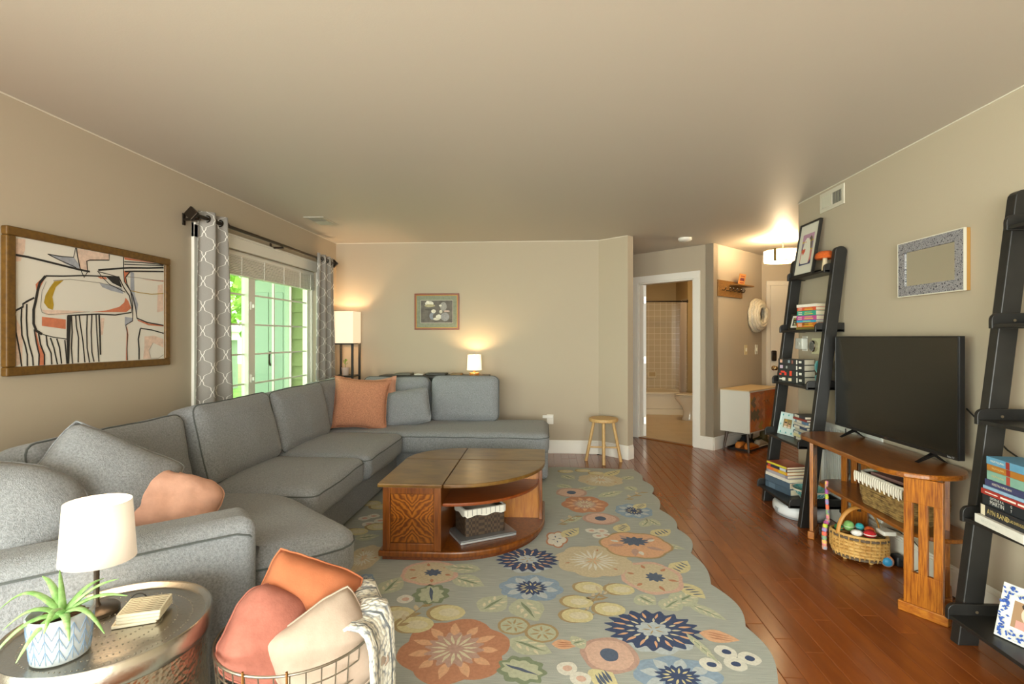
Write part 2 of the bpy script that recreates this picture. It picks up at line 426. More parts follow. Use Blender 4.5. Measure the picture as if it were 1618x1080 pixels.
# toilet, facing left
t = thing('toilet', 'cream toilet with closed lid beside the bathtub', 'toilet', (2.4, 8.42, 0))
TO = mat('#e6dcc8', .12)
g = G(); g.lathe([(.115, 0), (.12, .02), (.105, .06), (.10, .14), (.115, .20), (.16, .27), (.20, .33), (.215, .375), (.205, .385)], 32, (2.37, 8.42, 0), 1.25, .88)
obj('bowl', g, TO, t, smooth=50)
g = G(); g.box(2.38, 8.33, 0, 2.64, 8.51, .34); obj('pedestal', g, TO, t, bevel=.03)
g = G(); g.soft(ell(.265, .19, 32, 2.37, 8.42), .386, .402, .006); obj('seat', g, TO, t, smooth=50)
g = G(); g.soft(ell(.268, .192, 32, 2.37, 8.42), .406, .424, .008); obj('lid', g, TO, t, smooth=50)
g = G(); g.box(2.64, 8.20, .34, 2.83, 8.64, .74); obj('tank', g, TO, t, bevel=.025)
g = G(); g.box(2.63, 8.19, .74, 2.84, 8.65, .775); obj('tank_lid', g, TO, t, bevel=.012)
# bathroom ceiling lamp
t = thing('ceiling_lamp', 'round dome lamp on the bathroom ceiling', 'lamp', (2.0, 8.0, 2.44))
g = G(); g.lathe([(.17, 2.44), (.17, 2.42), (.16, 2.415)], 24, (2.0, 8.0, 0)); obj('base', g, NICKEL, t, smooth=40)
g = G(); g.lathe([(.155, 2.415), (.14, 2.38), (.09, 2.35), (.01, 2.34)], 24, (2.0, 8.0, 0), cap=False); obj('dome', g, mat('#ffdca0', .5, emit=34.0), t, smooth=60)

# ---------------------------------------------------------------- bathroom door with frame
d1 = thing('door_1', None, None, MB @ V((1.0, 0, 0)), kind='structure')
g = G(); g.box(.165, -.016, 0, .25, 0, 2.05); g.box(1.043, -.016, 0, 1.128, 0, 2.05); g.box(.165, -.016, 2.05, 1.128, 0, 2.135)
g.X(MB); obj('casing', g, WHITE, d1, bevel=.003)
g = G(); g.box(.25, 0, 0, .268, .11, 2.05); g.box(1.025, 0, 0, 1.043, .11, 2.05); g.box(.25, 0, 2.032, 1.043, .11, 2.05); g.X(MB); obj('jamb', g, WHITE, d1)
hp = MB @ V((1.025, .085, 0))
lv = V((.16, .98, 0)).normalized(); nv = V((lv.y, -lv.x, 0))
ML = basis(hp, lv, nv, (0, 0, 1))
g = G(); g.box(.0, -.002, .012, .74, .036, 2.03); g.X(ML); lf = obj('leaf', g, WHITE, d1, bevel=.002)
for z in (.22, 1.03, 1.83):
    g = G(); g.box(-.004, .0, z - .045, 0, .032, z + .045); g.cyl((-.008, -.003, z - .048), (-.008, -.003, z + .048), .007, n=8); g.X(ML); obj('hinge', g, NICKEL, lf)

# ---------------------------------------------------------------- entry door
d2 = thing('door_2', None, None, (3.48, 7.11, 0), kind='structure')
DOORC = mat('#ded5c6', .45)
g = G(); g.box(2.985, 7.09, 0, 3.035, 7.112, 2.03); g.box(3.93, 7.09, 0, 4.0, 7.112, 2.03); g.box(2.985, 7.09, 2.03, 4.0, 7.112, 2.09); obj('casing', g, DOORC, d2, bevel=.003)
g = G(); g.box(3.037, 7.085, .01, 3.928, 7.108, 2.028); lf = obj('leaf', g, DOORC, d2, bevel=.002)
LX = 3.075
g = G(); g.soft(rrect(-.033, -.07, .033, .07, .015), 0, .022, .006); g.X(T(LX, 7.085, 1.085) @ RX(PI / 2)); lk = obj('keypad_lock', g, mat('#4a3f35', .3, .7), lf, smooth=40)
g = G(); g.box(LX - .02, 7.058, 1.09, LX + .02, 7.064, 1.13); obj('keypad', g, BLACK, lk, bevel=.002)
g = G(); g.lathe([(.033, 0), (.033, .008), (.012, .014), (.012, .04), (.028, .052), (.03, .065), (.02, .078), (.001, .08)], 20); g.X(T(LX, 7.085, .92) @ RX(PI / 2)); obj('knob', g, mat('#c9b187', .2, 1), lf, smooth=50)

# ---------------------------------------------------------------- window in the left wall
w1 = thing('window_1', None, None, (XL, 4.43, .6), kind='structure')
def wb(name, b, m=WHITE, p=None, bev=.003):
    g = G(); g.box(*b); return obj(name, g, m, p or w1, bevel=bev)
X0 = XL
for nm, b in (('casing', (X0, 3.417, .50, X0 + .022, 3.50, 2.135)), ('casing', (X0, 5.37, .50, X0 + .022, 5.453, 2.135)), ('casing', (X0, 3.417, 2.03, X0 + .022, 5.453, 2.135)), ('casing', (X0, 3.417, 2.118, X0 + .034, 5.453, 2.135)),
              ('sill', (X0 - .12, 3.40, .575, X0 + .05, 5.47, .60)),
              ('frame', (X0 - .13, 3.50, .60, X0 - .03, 3.53, 2.03)), ('frame', (X0 - .13, 5.335, .60, X0 - .03, 5.37, 2.03)), ('frame', (X0 - .13, 3.53, 1.995, X0 - .03, 5.335, 2.03)), ('frame', (X0 - .13, 3.53, .60, X0 - .03, 5.335, .63))):
    wb(nm, b)
gm = bpy.data.materials.new('window_glass'); gm.use_nodes = True; N = gm.node_tree.nodes; L = gm.node_tree.links
N.clear(); ou = N.new('ShaderNodeOutputMaterial'); tr = N.new('ShaderNodeBsdfTransparent'); tr.inputs[0].default_value = (.86, .97, .86, 1); gl = N.new('ShaderNodeBsdfGlossy'); gl.inputs['Roughness'].default_value = .02
mx = N.new('ShaderNodeMixShader'); mx.inputs[0].default_value = .06; L.new(tr.outputs[0], mx.inputs[1]); L.new(gl.outputs[0], mx.inputs[2]); L.new(mx.outputs[0], ou.inputs[0])
GLASS = gm
for (ya, yb, xo) in ((3.53, 4.27, -.105), (4.19, 5.335, -.065)):
    sash = thing('sash', None, None, (0, 0, 0)); sash.parent = w1; sash.matrix_basis = Matrix.Identity(4)
    xa, xb = X0 + xo - .018, X0 + xo + .018
    st_ = .075 if ya > 4 else .05
    sa = ya + (.10 if ya > 4 else .05); sb = yb - (.07 if ya > 4 else .06)
    sash.location = (0, 0, 0)
    for b in ((xa, ya, .63, xb, sa, 1.995), (xa, sb, .63, xb, yb, 1.995), (xa, sa, .63, xb, sb, .68), (xa, sa, 1.945, xb, sb, 1.995)):
        g = G(); g.box(*b); obj('stile', g, WHITE, sash, bevel=.003)
    cols, rows_ = 3, 5
    for i in range(1, cols):
        y = sa + (sb - sa) * i / cols; g = G(); g.box(xa + .01, y - .007, .68, xb - .006, y + .007, 1.945); obj('muntin', g, WHITE, sash)
    for j in range(1, rows_):
        z = .68 + (1.945 - .68) * j / rows_; g = G(); g.box(xa + .011, sa, z - .007, xb - .007, sb, z + .007); obj('muntin', g, WHITE, sash)
    for i in range(cols):
        for j in range(rows_):
            y0 = sa + (sb - sa) * i / cols; y1 = sa + (sb - sa) * (i + 1) / cols; z0 = .68 + 1.265 * j / rows_; z1 = .68 + 1.265 * (j + 1) / rows_
            g = G(); g.poly([(xa + .018, y0 + .007, z0 + .007), (xa + .018, y1 - .007, z0 + .007), (xa + .018, y1 - .007, z1 - .007), (xa + .018, y0 + .007, z1 - .007)]); obj('pane', g, GLASS, sash)
    if ya > 4:
        for z in (.98, 1.60):
            g = G(); g.box(xb, ya + .02, z - .035, xb + .012, ya + .055, z + .035); g.box(xb + .012, ya + .03, z - .02, xb + .03, ya + .045, z + .012); obj('latch', g, WHITEG, sash, bevel=.003)
# woven blind pulled up
t = thing('window_blind', 'white wooden slat blind drawn up at the window top', 'blind', (X0 - .03, 4.43, 1.99))
BL = mat('#ece8df', .6, var=.08, vs=30, st=(1, .3, 6))
g = G(); g.box(X0 - .055, 3.52, 1.985, X0 - .012, 5.345, 2.015); obj('headrail', g, WHITE, t, bevel=.003)
for i in range(12):
    z = 1.832 + i * .0128; k = .002 * (i % 2)
    g = G(); g.box(X0 - .06 + k, 3.52, z, X0 - .008 + k, 5.345, z + .0085); obj('slat', g, BL, t)
for y in (3.70, 4.02, 4.36, 4.70, 5.02, 5.25):
    g = G(); g.tube([(X0 - .004, y + .004 * (i % 2), 1.99 - .02 * i) for i in range(9)], .003, 5); obj('cord', g, WHITE, t)

# ---------------------------------------------------------------- outside the window
OUT = mat('#8f9488', .7)
g = G(); g.box(-24, -6, -.35, XL - .15, 30, -.25); struct('ground_outside', g, mat('#7fa24a', .9, var=.3, vs=3))
g = G(); g.box(-4.3, 2.2, -.25, XL - .16, 6.3, -.05); struct('patio_slab', g, mat('#b5b2a8', .9))
wing = thing('wall_porch', None, None, (-3.2, 6.3, 0), kind='structure')
g = G(); g.box(-3.75, 6.33, -.1, -2.6, 6.5, 3.1); obj('backing', g, OUT, wing)
SID = mat('#8d9168', .7)
me_s = None
for i in range(18):
    z = -.05 + i * .17
    g = G(); g.add([(-3.22, 6.30, z), (-2.61, 6.30, z), (-2.61, 6.325, z + .172), (-3.22, 6.325, z + .172), (-3.22, 6.335, z), (-2.61, 6.335, z)], [(0, 1, 2, 3), (4, 5, 1, 0)])
    obj('siding_board', g, SID, wing)
pd = thing('door_3', None, None, (-3.45, 6.3, -.05), kind='structure')
g = G(); g.box(-3.70, 6.27, -.05, -3.26, 6.325, 2.05); obj('leaf', g, mat('#a3b0a8', .5), pd, bevel=.004)
for i in range(2):
    g = G(); g.box(-3.65 + i * .19, 6.262, .25, -3.48 + i * .19, 6.27, 1.9); obj('panel', g, mat('#93a39b', .3), pd, bevel=.003)
g = G(); g.tube([(-3.45, 6.25, .98), (-3.44, 6.215, 1.02), (-3.44, 6.21, 1.10), (-3.45, 6.25, 1.15)], .012, 8); obj('handle', g, BRONZE, pd, smooth=50)
g = G(); g.box(-3.26, 6.26, -.05, -3.21, 6.33, 2.7); g.box(-3.78, 6.26, -.05, -3.70, 6.5, 2.7); obj('trim_post', g, mat('#b3bab2', .6), pd)
g = G(); g.box(-4.4, 1.5, 2.62, XL - .15, 6.6, 2.72); struct('porch_ceiling', g, mat('#b9c4bb', .7))
t = thing('porch_railing', 'white porch railing outside the window', 'railing', (-4.3, 4.2, 0))
for z in (.30, .78):
    g = G(); g.box(-4.34, 2.2, z, -4.28, 6.25, z + .05); obj('rail', g, WHITE, t)
for i in range(18):
    g = G(); g.box(-4.325, 2.3 + i * .22, .32, -4.295, 2.33 + i * .22, .8); obj('baluster', g, WHITE, t)
# distant low garage
t = thing('garage', 'distant grey garage with a white eave beyond the lawn', 'building', (-11.5, 13.0, -.3))
g = G(); g.box(-13, 10.5, -.3, -9.6, 15.5, 1.25); obj('wall', g, mat('#8f958c', .8), t)
g = G(); g.box(-13.2, 10.3, 1.25, -9.4, 15.7, 1.5); obj('fascia', g, WHITE, t)
g = G(); g.add([(-13.3, 10.2, 1.5), (-9.3, 10.2, 1.5), (-9.3, 15.8, 1.5), (-13.3, 15.8, 1.5), (-11.3, 10.2, 2.3), (-11.3, 15.8, 2.3)], [(0, 1, 4), (1, 2, 5, 4), (2, 3, 5), (3, 0, 4, 5)]); obj('roof', g, mat('#a7aaa0', .8), t)
for i in range(2):
    g = G(); g.box(-9.62, 11 + i * 2.1, -.3, -9.57, 12.7 + i * 2.1, .95); obj('garage_door', g, mat('#b9beb4', .6), t)
LEAF = mat('#7fa23c', .7, c2='#a9c85a', vs=3)
TRK = mat('#6a5a45', .9)
def tree(x, y, h, r, n, label, seed):
    rd = random.Random(seed)
    t = thing('tree', label, 'tree', (x, y, -.3), group='trees beyond the porch')
    g = G(); g.tube([(x, y, -.3), (x + .1, y, h * .4), (x, y + .1, h * .8)], [.16, .12, .05], 8); obj('trunk', g, TRK, t, smooth=60)
    g = G()
    for i in range(n):
        while True:
            p = V((rd.uniform(-1, 1), rd.uniform(-1, 1), rd.uniform(-1, 1)))
            if p.length < 1: break
        c = V((x + p.x * r, y + p.y * r, h * .62 + p.z * h * .45)); a = V((rd.gauss(0, 1), rd.gauss(0, 1), rd.gauss(0, 1))).normalized() * rd.uniform(.09, .17)
        bb = a.orthogonal().normalized() * a.length * .55
        g.add([c - a, c + bb, c + a, c - bb], [(0, 1, 2, 3)])
    obj('crown', g, LEAF, t, kind='stuff')
tree(-7.6, 9.0, 5.2, 1.6, 2600, 'leafy green tree nearest the porch, left in the window', 1)
tree(-13.5, 19.5, 7.5, 2.8, 2600, 'tall green tree behind the distant garage', 2)
tree(-7.4, 14.0, 5.6, 1.8, 2400, 'green tree partly behind the porch door', 3)
tree(-12.6, 7.0, 6.0, 2.4, 2200, 'wide green tree at the far left of the lawn', 4)
# ================================================================ LEFT WALL: picture, curtains
t = thing('framed_painting', 'large abstract painting in a brown wood frame on the left wall', 'picture', (XL + .01, 2.67, 1.155))
FW = mat('#553a10', .45, c2='#6d4d18', vs=22, st=(2, 2, 2))
yA, yB_, zA, zB = 2.163, 3.178, 1.152, 1.838
for b in ((yA, zA, yB_, zA + .042), (yA, zB - .042, yB_, zB), (yA, zA + .042, yA + .042, zB - .042), (yB_ - .042, zA + .042, yB_, zB - .042)):
    g = G(); g.box(XL + .001, b[0], b[1], XL + .034, b[2], b[3]); obj('frame_rail', g, FW, t, bevel=.006)
g = G(); g.box(XL + .003, yA + .035, zA + .035, XL + .021, yB_ - .035, zB - .035); obj('canvas', g, mat('#d9d5cb', .8, bump=.1, bs=300), t)
ARTC = {'pale': '#d9bfae', 'grey': '#9ea2ac', 'coral': '#c57656', 'dark': '#272523', 'mustard': '#a88a25', 'line': '#8a847b'}
ART = [
('pale',0,[(19,630),(67,636),(64,582),(44,530),(18,523)]),
('pale',0,[(336,639),(526,645),(531,606),(394,582),(390,532),(352,528),(332,598)]),
('grey',0,[(180,581),(246,581),(316,588),(344,556),(344,527),(277,546),(231,565)]),
('coral',0,[(632,639),(751,655),(875,649),(741,633),(637,626)]),
('grey',0,[(678,562),(704,557),(709,424),(735,375),(725,307),(709,357),(678,438)]),
('coral',0,[(627,560),(673,560),(645,525),(652,485),(632,499)]),
('dark',0,[(508,513),(593,521),(617,461),(550,482)]),
('grey',0,[(467,473),(531,472),(617,457),(627,427),(540,438),(485,452)]),
('coral',0,[(456,505),(508,509),(517,498),(472,497)]),
('mustard',0,[(209,454),(258,465),(216,426),(198,375),(205,337),(200,311),(176,318),(155,344),(162,379),(184,419)]),
('pale',0,[(145,309),(231,311),(340,313),(407,312),(216,285),(166,283)]),
('coral',0,[(642,406),(662,387),(683,347),(647,322),(407,310),(513,325),(598,350),(632,377)]),
('coral',0,[(145,275),(269,266),(269,217),(145,231)]),
('coral',0,[(114,213),(134,132),(159,98),(157,39),(127,38),(134,91),(118,159)]),
('pale',0,[(892,505),(934,514),(940,344),(886,332)]),
('pale',0,[(784,181),(863,186),(940,164),(940,110),(852,142),(818,95),(834,42),(773,45),(784,121)]),
('pale',0,[(22,264),(44,225),(54,160),(51,55),(25,43)]),
('pale',0,[(476,281),(499,282),(490,188),(476,188)]),
('grey',0,[(637,295),(698,289),(693,268),(637,246)]),
('coral',0,[(114,429),(134,451),(166,472),(152,447),(134,411),(120,382)]),
('coral',0,[(725,284),(818,259),(940,254),(940,245),(818,249),(735,274)]),
('coral',0,[(757,525),(940,539),(940,531),(840,529)]),
('coral',0,[(652,247),(662,189),(655,107),(659,41),(645,42),(647,115)]),
('dark',0,[(275,284),(299,287),(292,166),(288,39),(277,38),(273,173)]),
('dark',7,[(18,555),(77,554),(159,547),(246,539),(340,530),(407,527)]),
('dark',3,[(173,583),(246,583),(312,589),(324,641)]),
('dark',3,[(180,581),(239,562),(308,544),(348,527)]),
('dark',4,[(328,642),(336,592),(350,535),(373,492),(394,526),(388,581),(407,589),(529,607),(529,644)]),
('dark',4,[(627,641),(627,564),(632,499),(678,446),(693,373),(693,323),(693,273),(642,246),(657,189),(652,107),(655,41)]),
('dark',4,[(632,613),(751,627),(940,641)]),
('dark',4,[(632,599),(751,612),(940,634)]),
('dark',7,[(459,542),(550,561),(668,583),(806,600),(940,621)]),
('dark',6,[(637,557),(709,568),(940,596)]),
('dark',3,[(454,537),(485,506),(531,472),(637,438)]),
('dark',3,[(459,534),(531,527),(598,519)]),
('dark',5,[(673,560),(642,525),(652,485),(693,422),(714,357),(725,290),(806,266),(940,252)]),
('dark',5,[(593,523),(627,466),(668,420),(688,356),(683,322),(569,302),(459,302),(340,292),(277,286)]),
('dark',5,[(162,475),(254,485),(373,502),(476,511),(598,521)]),
('dark',9,[(162,474),(134,438),(123,396),(114,348),(104,307),(104,240),(117,207),(145,190)]),
('dark',3,[(145,190),(202,176),(277,166)]),
('line',2,[(166,448),(145,398),(138,323),(145,296),(180,287),(340,305),(407,312)]),
('line',2,[(202,456),(292,473),(476,474),(607,456)]),
('mustard',3,[(678,450),(751,444),(840,443),(940,456)]),
('line',2,[(647,529),(751,533),(940,534)]),
('dark',6,[(18,286),(22,299),(54,318),(54,331),(74,345),(107,364)]),
('dark',5,[(20,277),(22,199),(32,147),(41,95),(48,39)]),
('dark',5,[(48,314),(46,258),(49,186),(64,140),(74,94),(74,37)]),
('dark',5,[(72,332),(70,266),(74,186),(83,140),(100,79),(102,39)]),
('dark',5,[(107,213),(118,146),(131,92),(129,37)]),
('dark',5,[(127,200),(138,139),(157,91),(157,39)]),
('dark',5,[(166,183),(171,138),(191,97),(194,41)]),
('dark',5,[(187,173),(205,124),(224,39)]),
('dark',5,[(220,169),(235,123),(246,42)]),
('dark',5,[(263,162),(269,108),(275,40)]),
('dark',5,[(300,285),(304,202),(299,122),(306,39)]),
('dark',5,[(324,290),(328,231),(340,173),(338,44)]),
('dark',5,[(344,291),(352,232),(365,158),(377,42)]),
('dark',5,[(391,297),(388,218),(390,120),(405,41)]),
('dark',5,[(419,298),(415,203),(419,97),(432,44)]),
('dark',5,[(445,299),(450,203),(459,96),(463,42)]),
('dark',7,[(464,298),(469,211),(472,111),(473,80)]),
('dark',7,[(751,228),(735,164),(741,105),(741,42)]),
('dark',5,[(751,230),(840,221),(940,201)]),
('line',2,[(852,142),(818,95),(834,46),(898,44),(940,65)]),
]
lay = {'pale': 1, 'grey': 2, 'coral': 3, 'mustard': 3, 'line': 4, 'dark': 5}
for n_, (k, wd, pts) in enumerate(ART):
    g = G()
    P2 = [(2.19 + a / 1000, 1.155 + b / 1000) for a, b in pts]
    P2 = [(min(max(a, yA + .043), yB_ - .043), min(max(b, zA + .043), zB - .043)) for a, b in P2]
    xx = XL + .0212 + lay[k] * .0003 + n_ * .000004
    if wd == 0: g.poly([(xx, a, b) for a, b in P2])
    else:
        b0 = g.stroke(P2, wd / 1000 * 1.45, 0)
        for i in range(b0, len(g.v)): p = g.v[i]; g.v[i] = V((xx, p.x, p.y))
    obj('painted_patch' if wd == 0 else 'brush_stroke', g, mat(ARTC[k], .8, var=.12, vs=40), t)

# ---------------------------------------------------------------- curtain rod
RXc, RZc = -2.345, 2.155
t = thing('curtain_rod', 'dark bronze curtain rod with square finials above the window', 'curtain rod', (RXc, 4.4, RZc))
g = G(); g.cyl((RXc, 3.30, RZc), (RXc, 4.62, RZc), .0135); g.cyl((RXc, 4.6, RZc), (RXc, 5.56, RZc), .011); obj('pole', g, BRONZE, t, smooth=40)
for y, s in ((3.27, -1), (5.585, 1)):
    g = G(); g.box(-.035, -.012, -.035, .035, .012, .035); g.X(T(RXc, y, RZc) @ RY(PI / 4) @ RX(.0)); f = obj('finial', g, BRONZE, t, bevel=.005)
    g = G(); g.cyl((RXc, y, RZc), (RXc, y - s * .05, RZc), .017); obj('collar', g, BRONZE, f, smooth=40)
for y in (3.34, 4.45, 5.50):
    g = G(); g.box(RXc - .11, y - .008, RZc - .03, RXc + .012, y + .008, RZc - .014); g.box(XL, y - .014, RZc - .06, XL + .008, y + .014, RZc + .02); obj('bracket', g, BRONZE, t, bevel=.002)
# curtain cloth with a trellis woven in white
CUR, N, L, bs_ = nodes_mat('trellis_curtain', .9)
uvn = N.new('ShaderNodeUVMap'); sp = N.new('ShaderNodeSeparateXYZ'); L.new(uvn.outputs[0], sp.inputs[0])
PW, PH = .068, .172
def ogee(off):
    u = math_n(N, L, 'ADD', sp.outputs[0], off * PW)
    pp = math_n(N, L, 'PINGPONG', u, PW)
    ph = math_n(N, L, 'MULTIPLY', sp.outputs[1], 2 * PI / PH)
    c1 = math_n(N, L, 'COSINE', ph); c3 = math_n(N, L, 'COSINE', math_n(N, L, 'MULTIPLY', ph, 3.0)); c5 = math_n(N, L, 'COSINE', math_n(N, L, 'MULTIPLY', ph, 5.0))
    s_ = math_n(N, L, 'ADD', c1, math_n(N, L, 'ADD', math_n(N, L, 'MULTIPLY', c3, -.13), math_n(N, L, 'MULTIPLY', c5, .12)))
    gx = math_n(N, L, 'MULTIPLY_ADD', s_, PW * .47, PW * .5)
    return math_n(N, L, 'LESS_THAN', math_n(N, L, 'ABSOLUTE', math_n(N, L, 'SUBTRACT', pp, gx)), .0028)
ln = ogee(0.0)
mx = N.new('ShaderNodeMix'); mx.data_type = 'RGBA'; L.new(ln, mx.inputs['Factor'])
tc = N.new('ShaderNodeTexCoord'); nz = N.new('ShaderNodeTexNoise'); nz.inputs['Scale'].default_value = 300; L.new(tc.outputs['Object'], nz.inputs['Vector'])
rp = N.new('ShaderNodeValToRGB'); rp.color_ramp.elements[0].color = lin('#8b8884'); rp.color_ramp.elements[1].color = lin('#a5a29d'); L.new(nz.outputs['Fac'], rp.inputs[0])
L.new(rp.outputs[0], mx.inputs['A']); mx.inputs['B'].default_value = lin('#e6e4df'); L.new(mx.outputs['Result'], bs_.inputs['Base Color'])
def curtain(label, y0, y1, yb0, yb1, nf, amp, ph0, k0):
    t = thing('window_curtain', label, 'curtain', (RXc, (y0 + y1) / 2, .05), group='grey trellis curtains')
    g = G(); g.uv = []; nu, nv = 60, 24; vs = []
    zt, zb = 2.205, .03
    arc = [0]
    pts0 = None
    for j in range(nv + 1):
        f = j / nv; z = zt + (zb - zt) * f; row = []; ul = 0; prev = None
        for i in range(nu + 1):
            a = i / nu; ya = y0 + (y1 - y0) * a; yb = yb0 + (yb1 - yb0) * a
            y = ya + (yb - ya) * min(1, f * 1.6); x = RXc + amp * (1 - .25 * f) * math.sin(ph0 + a * nf * 2 * PI) + .006 * noise.noise(V((y * 8, z * 2, k0)))
            p = V((x, y, z))
            if prev is not None: ul += (p - prev).length
            prev = p; vs.append(p); g.uv.append((ul + k0 * .03, z))
    g.add(vs, [(j * (nu + 1) + i, j * (nu + 1) + i + 1, (j + 1) * (nu + 1) + i + 1, (j + 1) * (nu + 1) + i) for j in range(nv) for i in range(nu)])
    o = obj('cloth', g, CUR, t, smooth=80)
    so = o.modifiers.new('thick', 'SOLIDIFY'); so.thickness = .002
    for k in range(int(nf * 2)):
        a = (k * PI - ph0) / (nf * 2 * PI)
        if a < 0.02 or a > .98: continue
        y = y0 + (y1 - y0) * a
        g = G(); g.tube([(RXc + .022 * math.cos(q), y, RZc + .022 * math.sin(q)) for q in [2 * PI * m_ / 14 for m_ in range(14)]], .005, 6, closed=True); obj('grommet', g, BRONZE, t, smooth=60)
    return t
curtain('grey trellis curtain at the left of the window, beside the painting', 3.375, 3.66, 3.34, 3.74, 2.0, .035, -2.3, 0.4)
curtain('grey trellis curtain at the right of the window, beside the floor lamp', 5.14, 5.53, 5.10, 5.60, 3.0, .032, .4, 1.7)

# ================================================================ SECTIONAL SOFA
sofa = thing('sectional_sofa', 'large grey fabric sectional sofa wrapping the window corner', 'sofa', (-1.9, 3.6, 0))
def scush(name, out, z0, z1, r, bulge, parent=sofa, seam=None, wr=.006, seed=0, M=None, rings=8):
    g = G(); g.soft(dens(out, .045), z0, z1, r, bulge, 5, rings); g.wob(wr, 4.5, 0, seed); g.wob(wr * .35, 16, 0, seed + 5)
    if M: g.X(M)
    o = obj(name, g, SOFA, parent, smooth=75)
    if seam is not None:
        g2 = G(); d_ = dens(out, .045); k = len(d_); P = [V(p) for p in d_]
        pts = []; q_s = (seam[0] - (z1 - r)) / r; seam = (seam[0], r * (1 - math.sqrt(max(0, 1 - q_s * q_s))) - .0012)
        ar = sum(P[i].x * P[(i + 1) % k].y - P[(i + 1) % k].x * P[i].y for i in range(k)); sg = 1 if ar > 0 else -1
        for i in range(k):
            tt = (P[(i + 1) % k] - P[i - 1]).normalized(); nn = V((tt.y, -tt.x)) * sg
            q = P[i] - nn * seam[1]; pts.append(V((q.x, q.y, seam[0])))
        g2.v = pts; g2.wob(wr, 4.5, 0, seed); g2.wob(wr * .35, 16, 0, seed + 5); pts = list(g2.v)
        g2 = G(); g2.tube(pts, .0042, 5, closed=True)
        if M: g2.X(M)
        obj('piping', g2, PIPE, o, smooth=60)
    return o
# bases
g = G(); g.soft(rrect(-2.40, 2.70, -1.375, 4.78, .03), .035, .275, .02); obj('base', g, SOFA, sofa, smooth=50)
g = G(); g.soft(rrect(-2.40, 4.70, -.03, 5.58, .04), .035, .265, .02); obj('base', g, SOFA, sofa, smooth=50)
g = G(); g.soft(fillet([(-2.40, 2.75), (-1.46, 2.75), (-.93, 2.29), (-1.28, 1.98), (-2.40, .98)], .06), .035, .265, .02); obj('base', g, SOFA, sofa, smooth=50)
# backs
g = G(); g.soft(rrect(-2.425, 1.15, -2.17, 5.60, .05, div=.2), .04, .76, .05); obj('backrest', g, SOFA, sofa, smooth=60)
g = G(); g.soft(rrect(-2.40, 5.42, -.56, 5.60, .05, div=.2), .04, .74, .05); obj('backrest', g, SOFA, sofa, smooth=60)
# seat cushions
scush('seat_cushion', rrect(-2.2, 2.835, -1.30, 3.672, .07), .268, .455, .055, .03, seam=(.418, .012), seed=1)
scush('seat_cushion', rrect(-2.2, 3.678, -1.28, 4.60, .07), .268, .46, .055, .032, seam=(.423, .012), seed=2)
scush('seat_cushion', rrect(-2.2, 4.61, .045, 5.46, .09), .258, .462, .06, .01, seam=(.42, .014), seed=3)
scush('seat_cushion', fillet([(-2.2, 2.825), (-1.45, 2.825), (-.805, 2.275), (-1.165, 1.955), (-1.26, 2.05), (-2.2, 1.20)], [.03, .12, .17, .06, .03, .05]), .245, .452, .06, .03, seam=(.40, .014), seed=4)
# skirt drop under the chaise end, down its free side
g = G(); g.soft(rrect(-.16, 4.66, .035, 5.50, .05), .04, .30, .03); obj('end_panel', g, SOFA, sofa, smooth=60)
# angled arm
da = V((.743, .669)); na = V((-.669, .743))
MA = basis((-1.176, 1.83, 0), (da.x, da.y, 0), (na.x, na.y, 0), (0, 0, 1))
g = G(); out = rrect(-1.42, -.012, .105, .205, .05, 5, .08); g.soft(out, .04, .645, .055, .006, 6); g.wob(.004, 4); g.X(MA); arm = obj('arm', g, SOFA, sofa, smooth=60)
g = G(); g.tube([MA @ V(p) for p in [(-1.38, -.014, .598), (-.7, -.016, .598), (-.1, -.016, .598), (.03, -.015, .596), (.075, -.010, .58), (.098, .02, .55), (.106, .05, .40), (.106, .06, .1)]], .004, 5); obj('piping', g, PIPE, arm, smooth=60)
# back cushions
def bc(y0, y1, xf, z0, h, th, tilt, seed, rot=0.0):
    c_, s_ = math.cos(tilt), math.sin(tilt)
    M = T(xf, (y0 + y1) / 2, z0) @ RZ(rot) @ basis((0, 0, 0), (0, 1, 0), (-s_, 0, c_), (c_, 0, s_)) @ T(0, 0, -th)
    w = y1 - y0
    return scush('back_cushion', rrect(-w / 2, 0, w / 2, h, .06), 0, th, .06, .035, seam=(th - .035, .012), wr=.009, seed=seed, M=M)
bc(1.93, 2.83, -1.97, .44, .47, .22, .20, 11)
bc(2.85, 3.67, -1.90, .465, .49, .24, .24, 12)
bc(3.69, 4.55, -1.91, .465, .48, .23, .22, 13)
bc(4.57, 5.25, -1.98, .465, .47, .20, .15, 14)
def bb_(x0, x1, yf, z0, h, th, tilt, seed):
    c_, s_ = math.cos(tilt), math.sin(tilt)
    M = T((x0 + x1) / 2, yf, z0) @ basis((0, 0, 0), (1, 0, 0), (0, s_, c_), (0, -c_, s_)) @ T(0, 0, -th); w = x1 - x0
    return scush('back_cushion', rrect(-w / 2, 0, w / 2, h, .07), 0, th, .06, .03, seam=(th - .035, .012), wr=.007, seed=seed, M=M)
bb_(-1.93, -1.215, 5.26, .465, .46, .20, .14, 15)
bb_(-1.185, -.47, 5.24, .465, .475, .20, .12, 16)

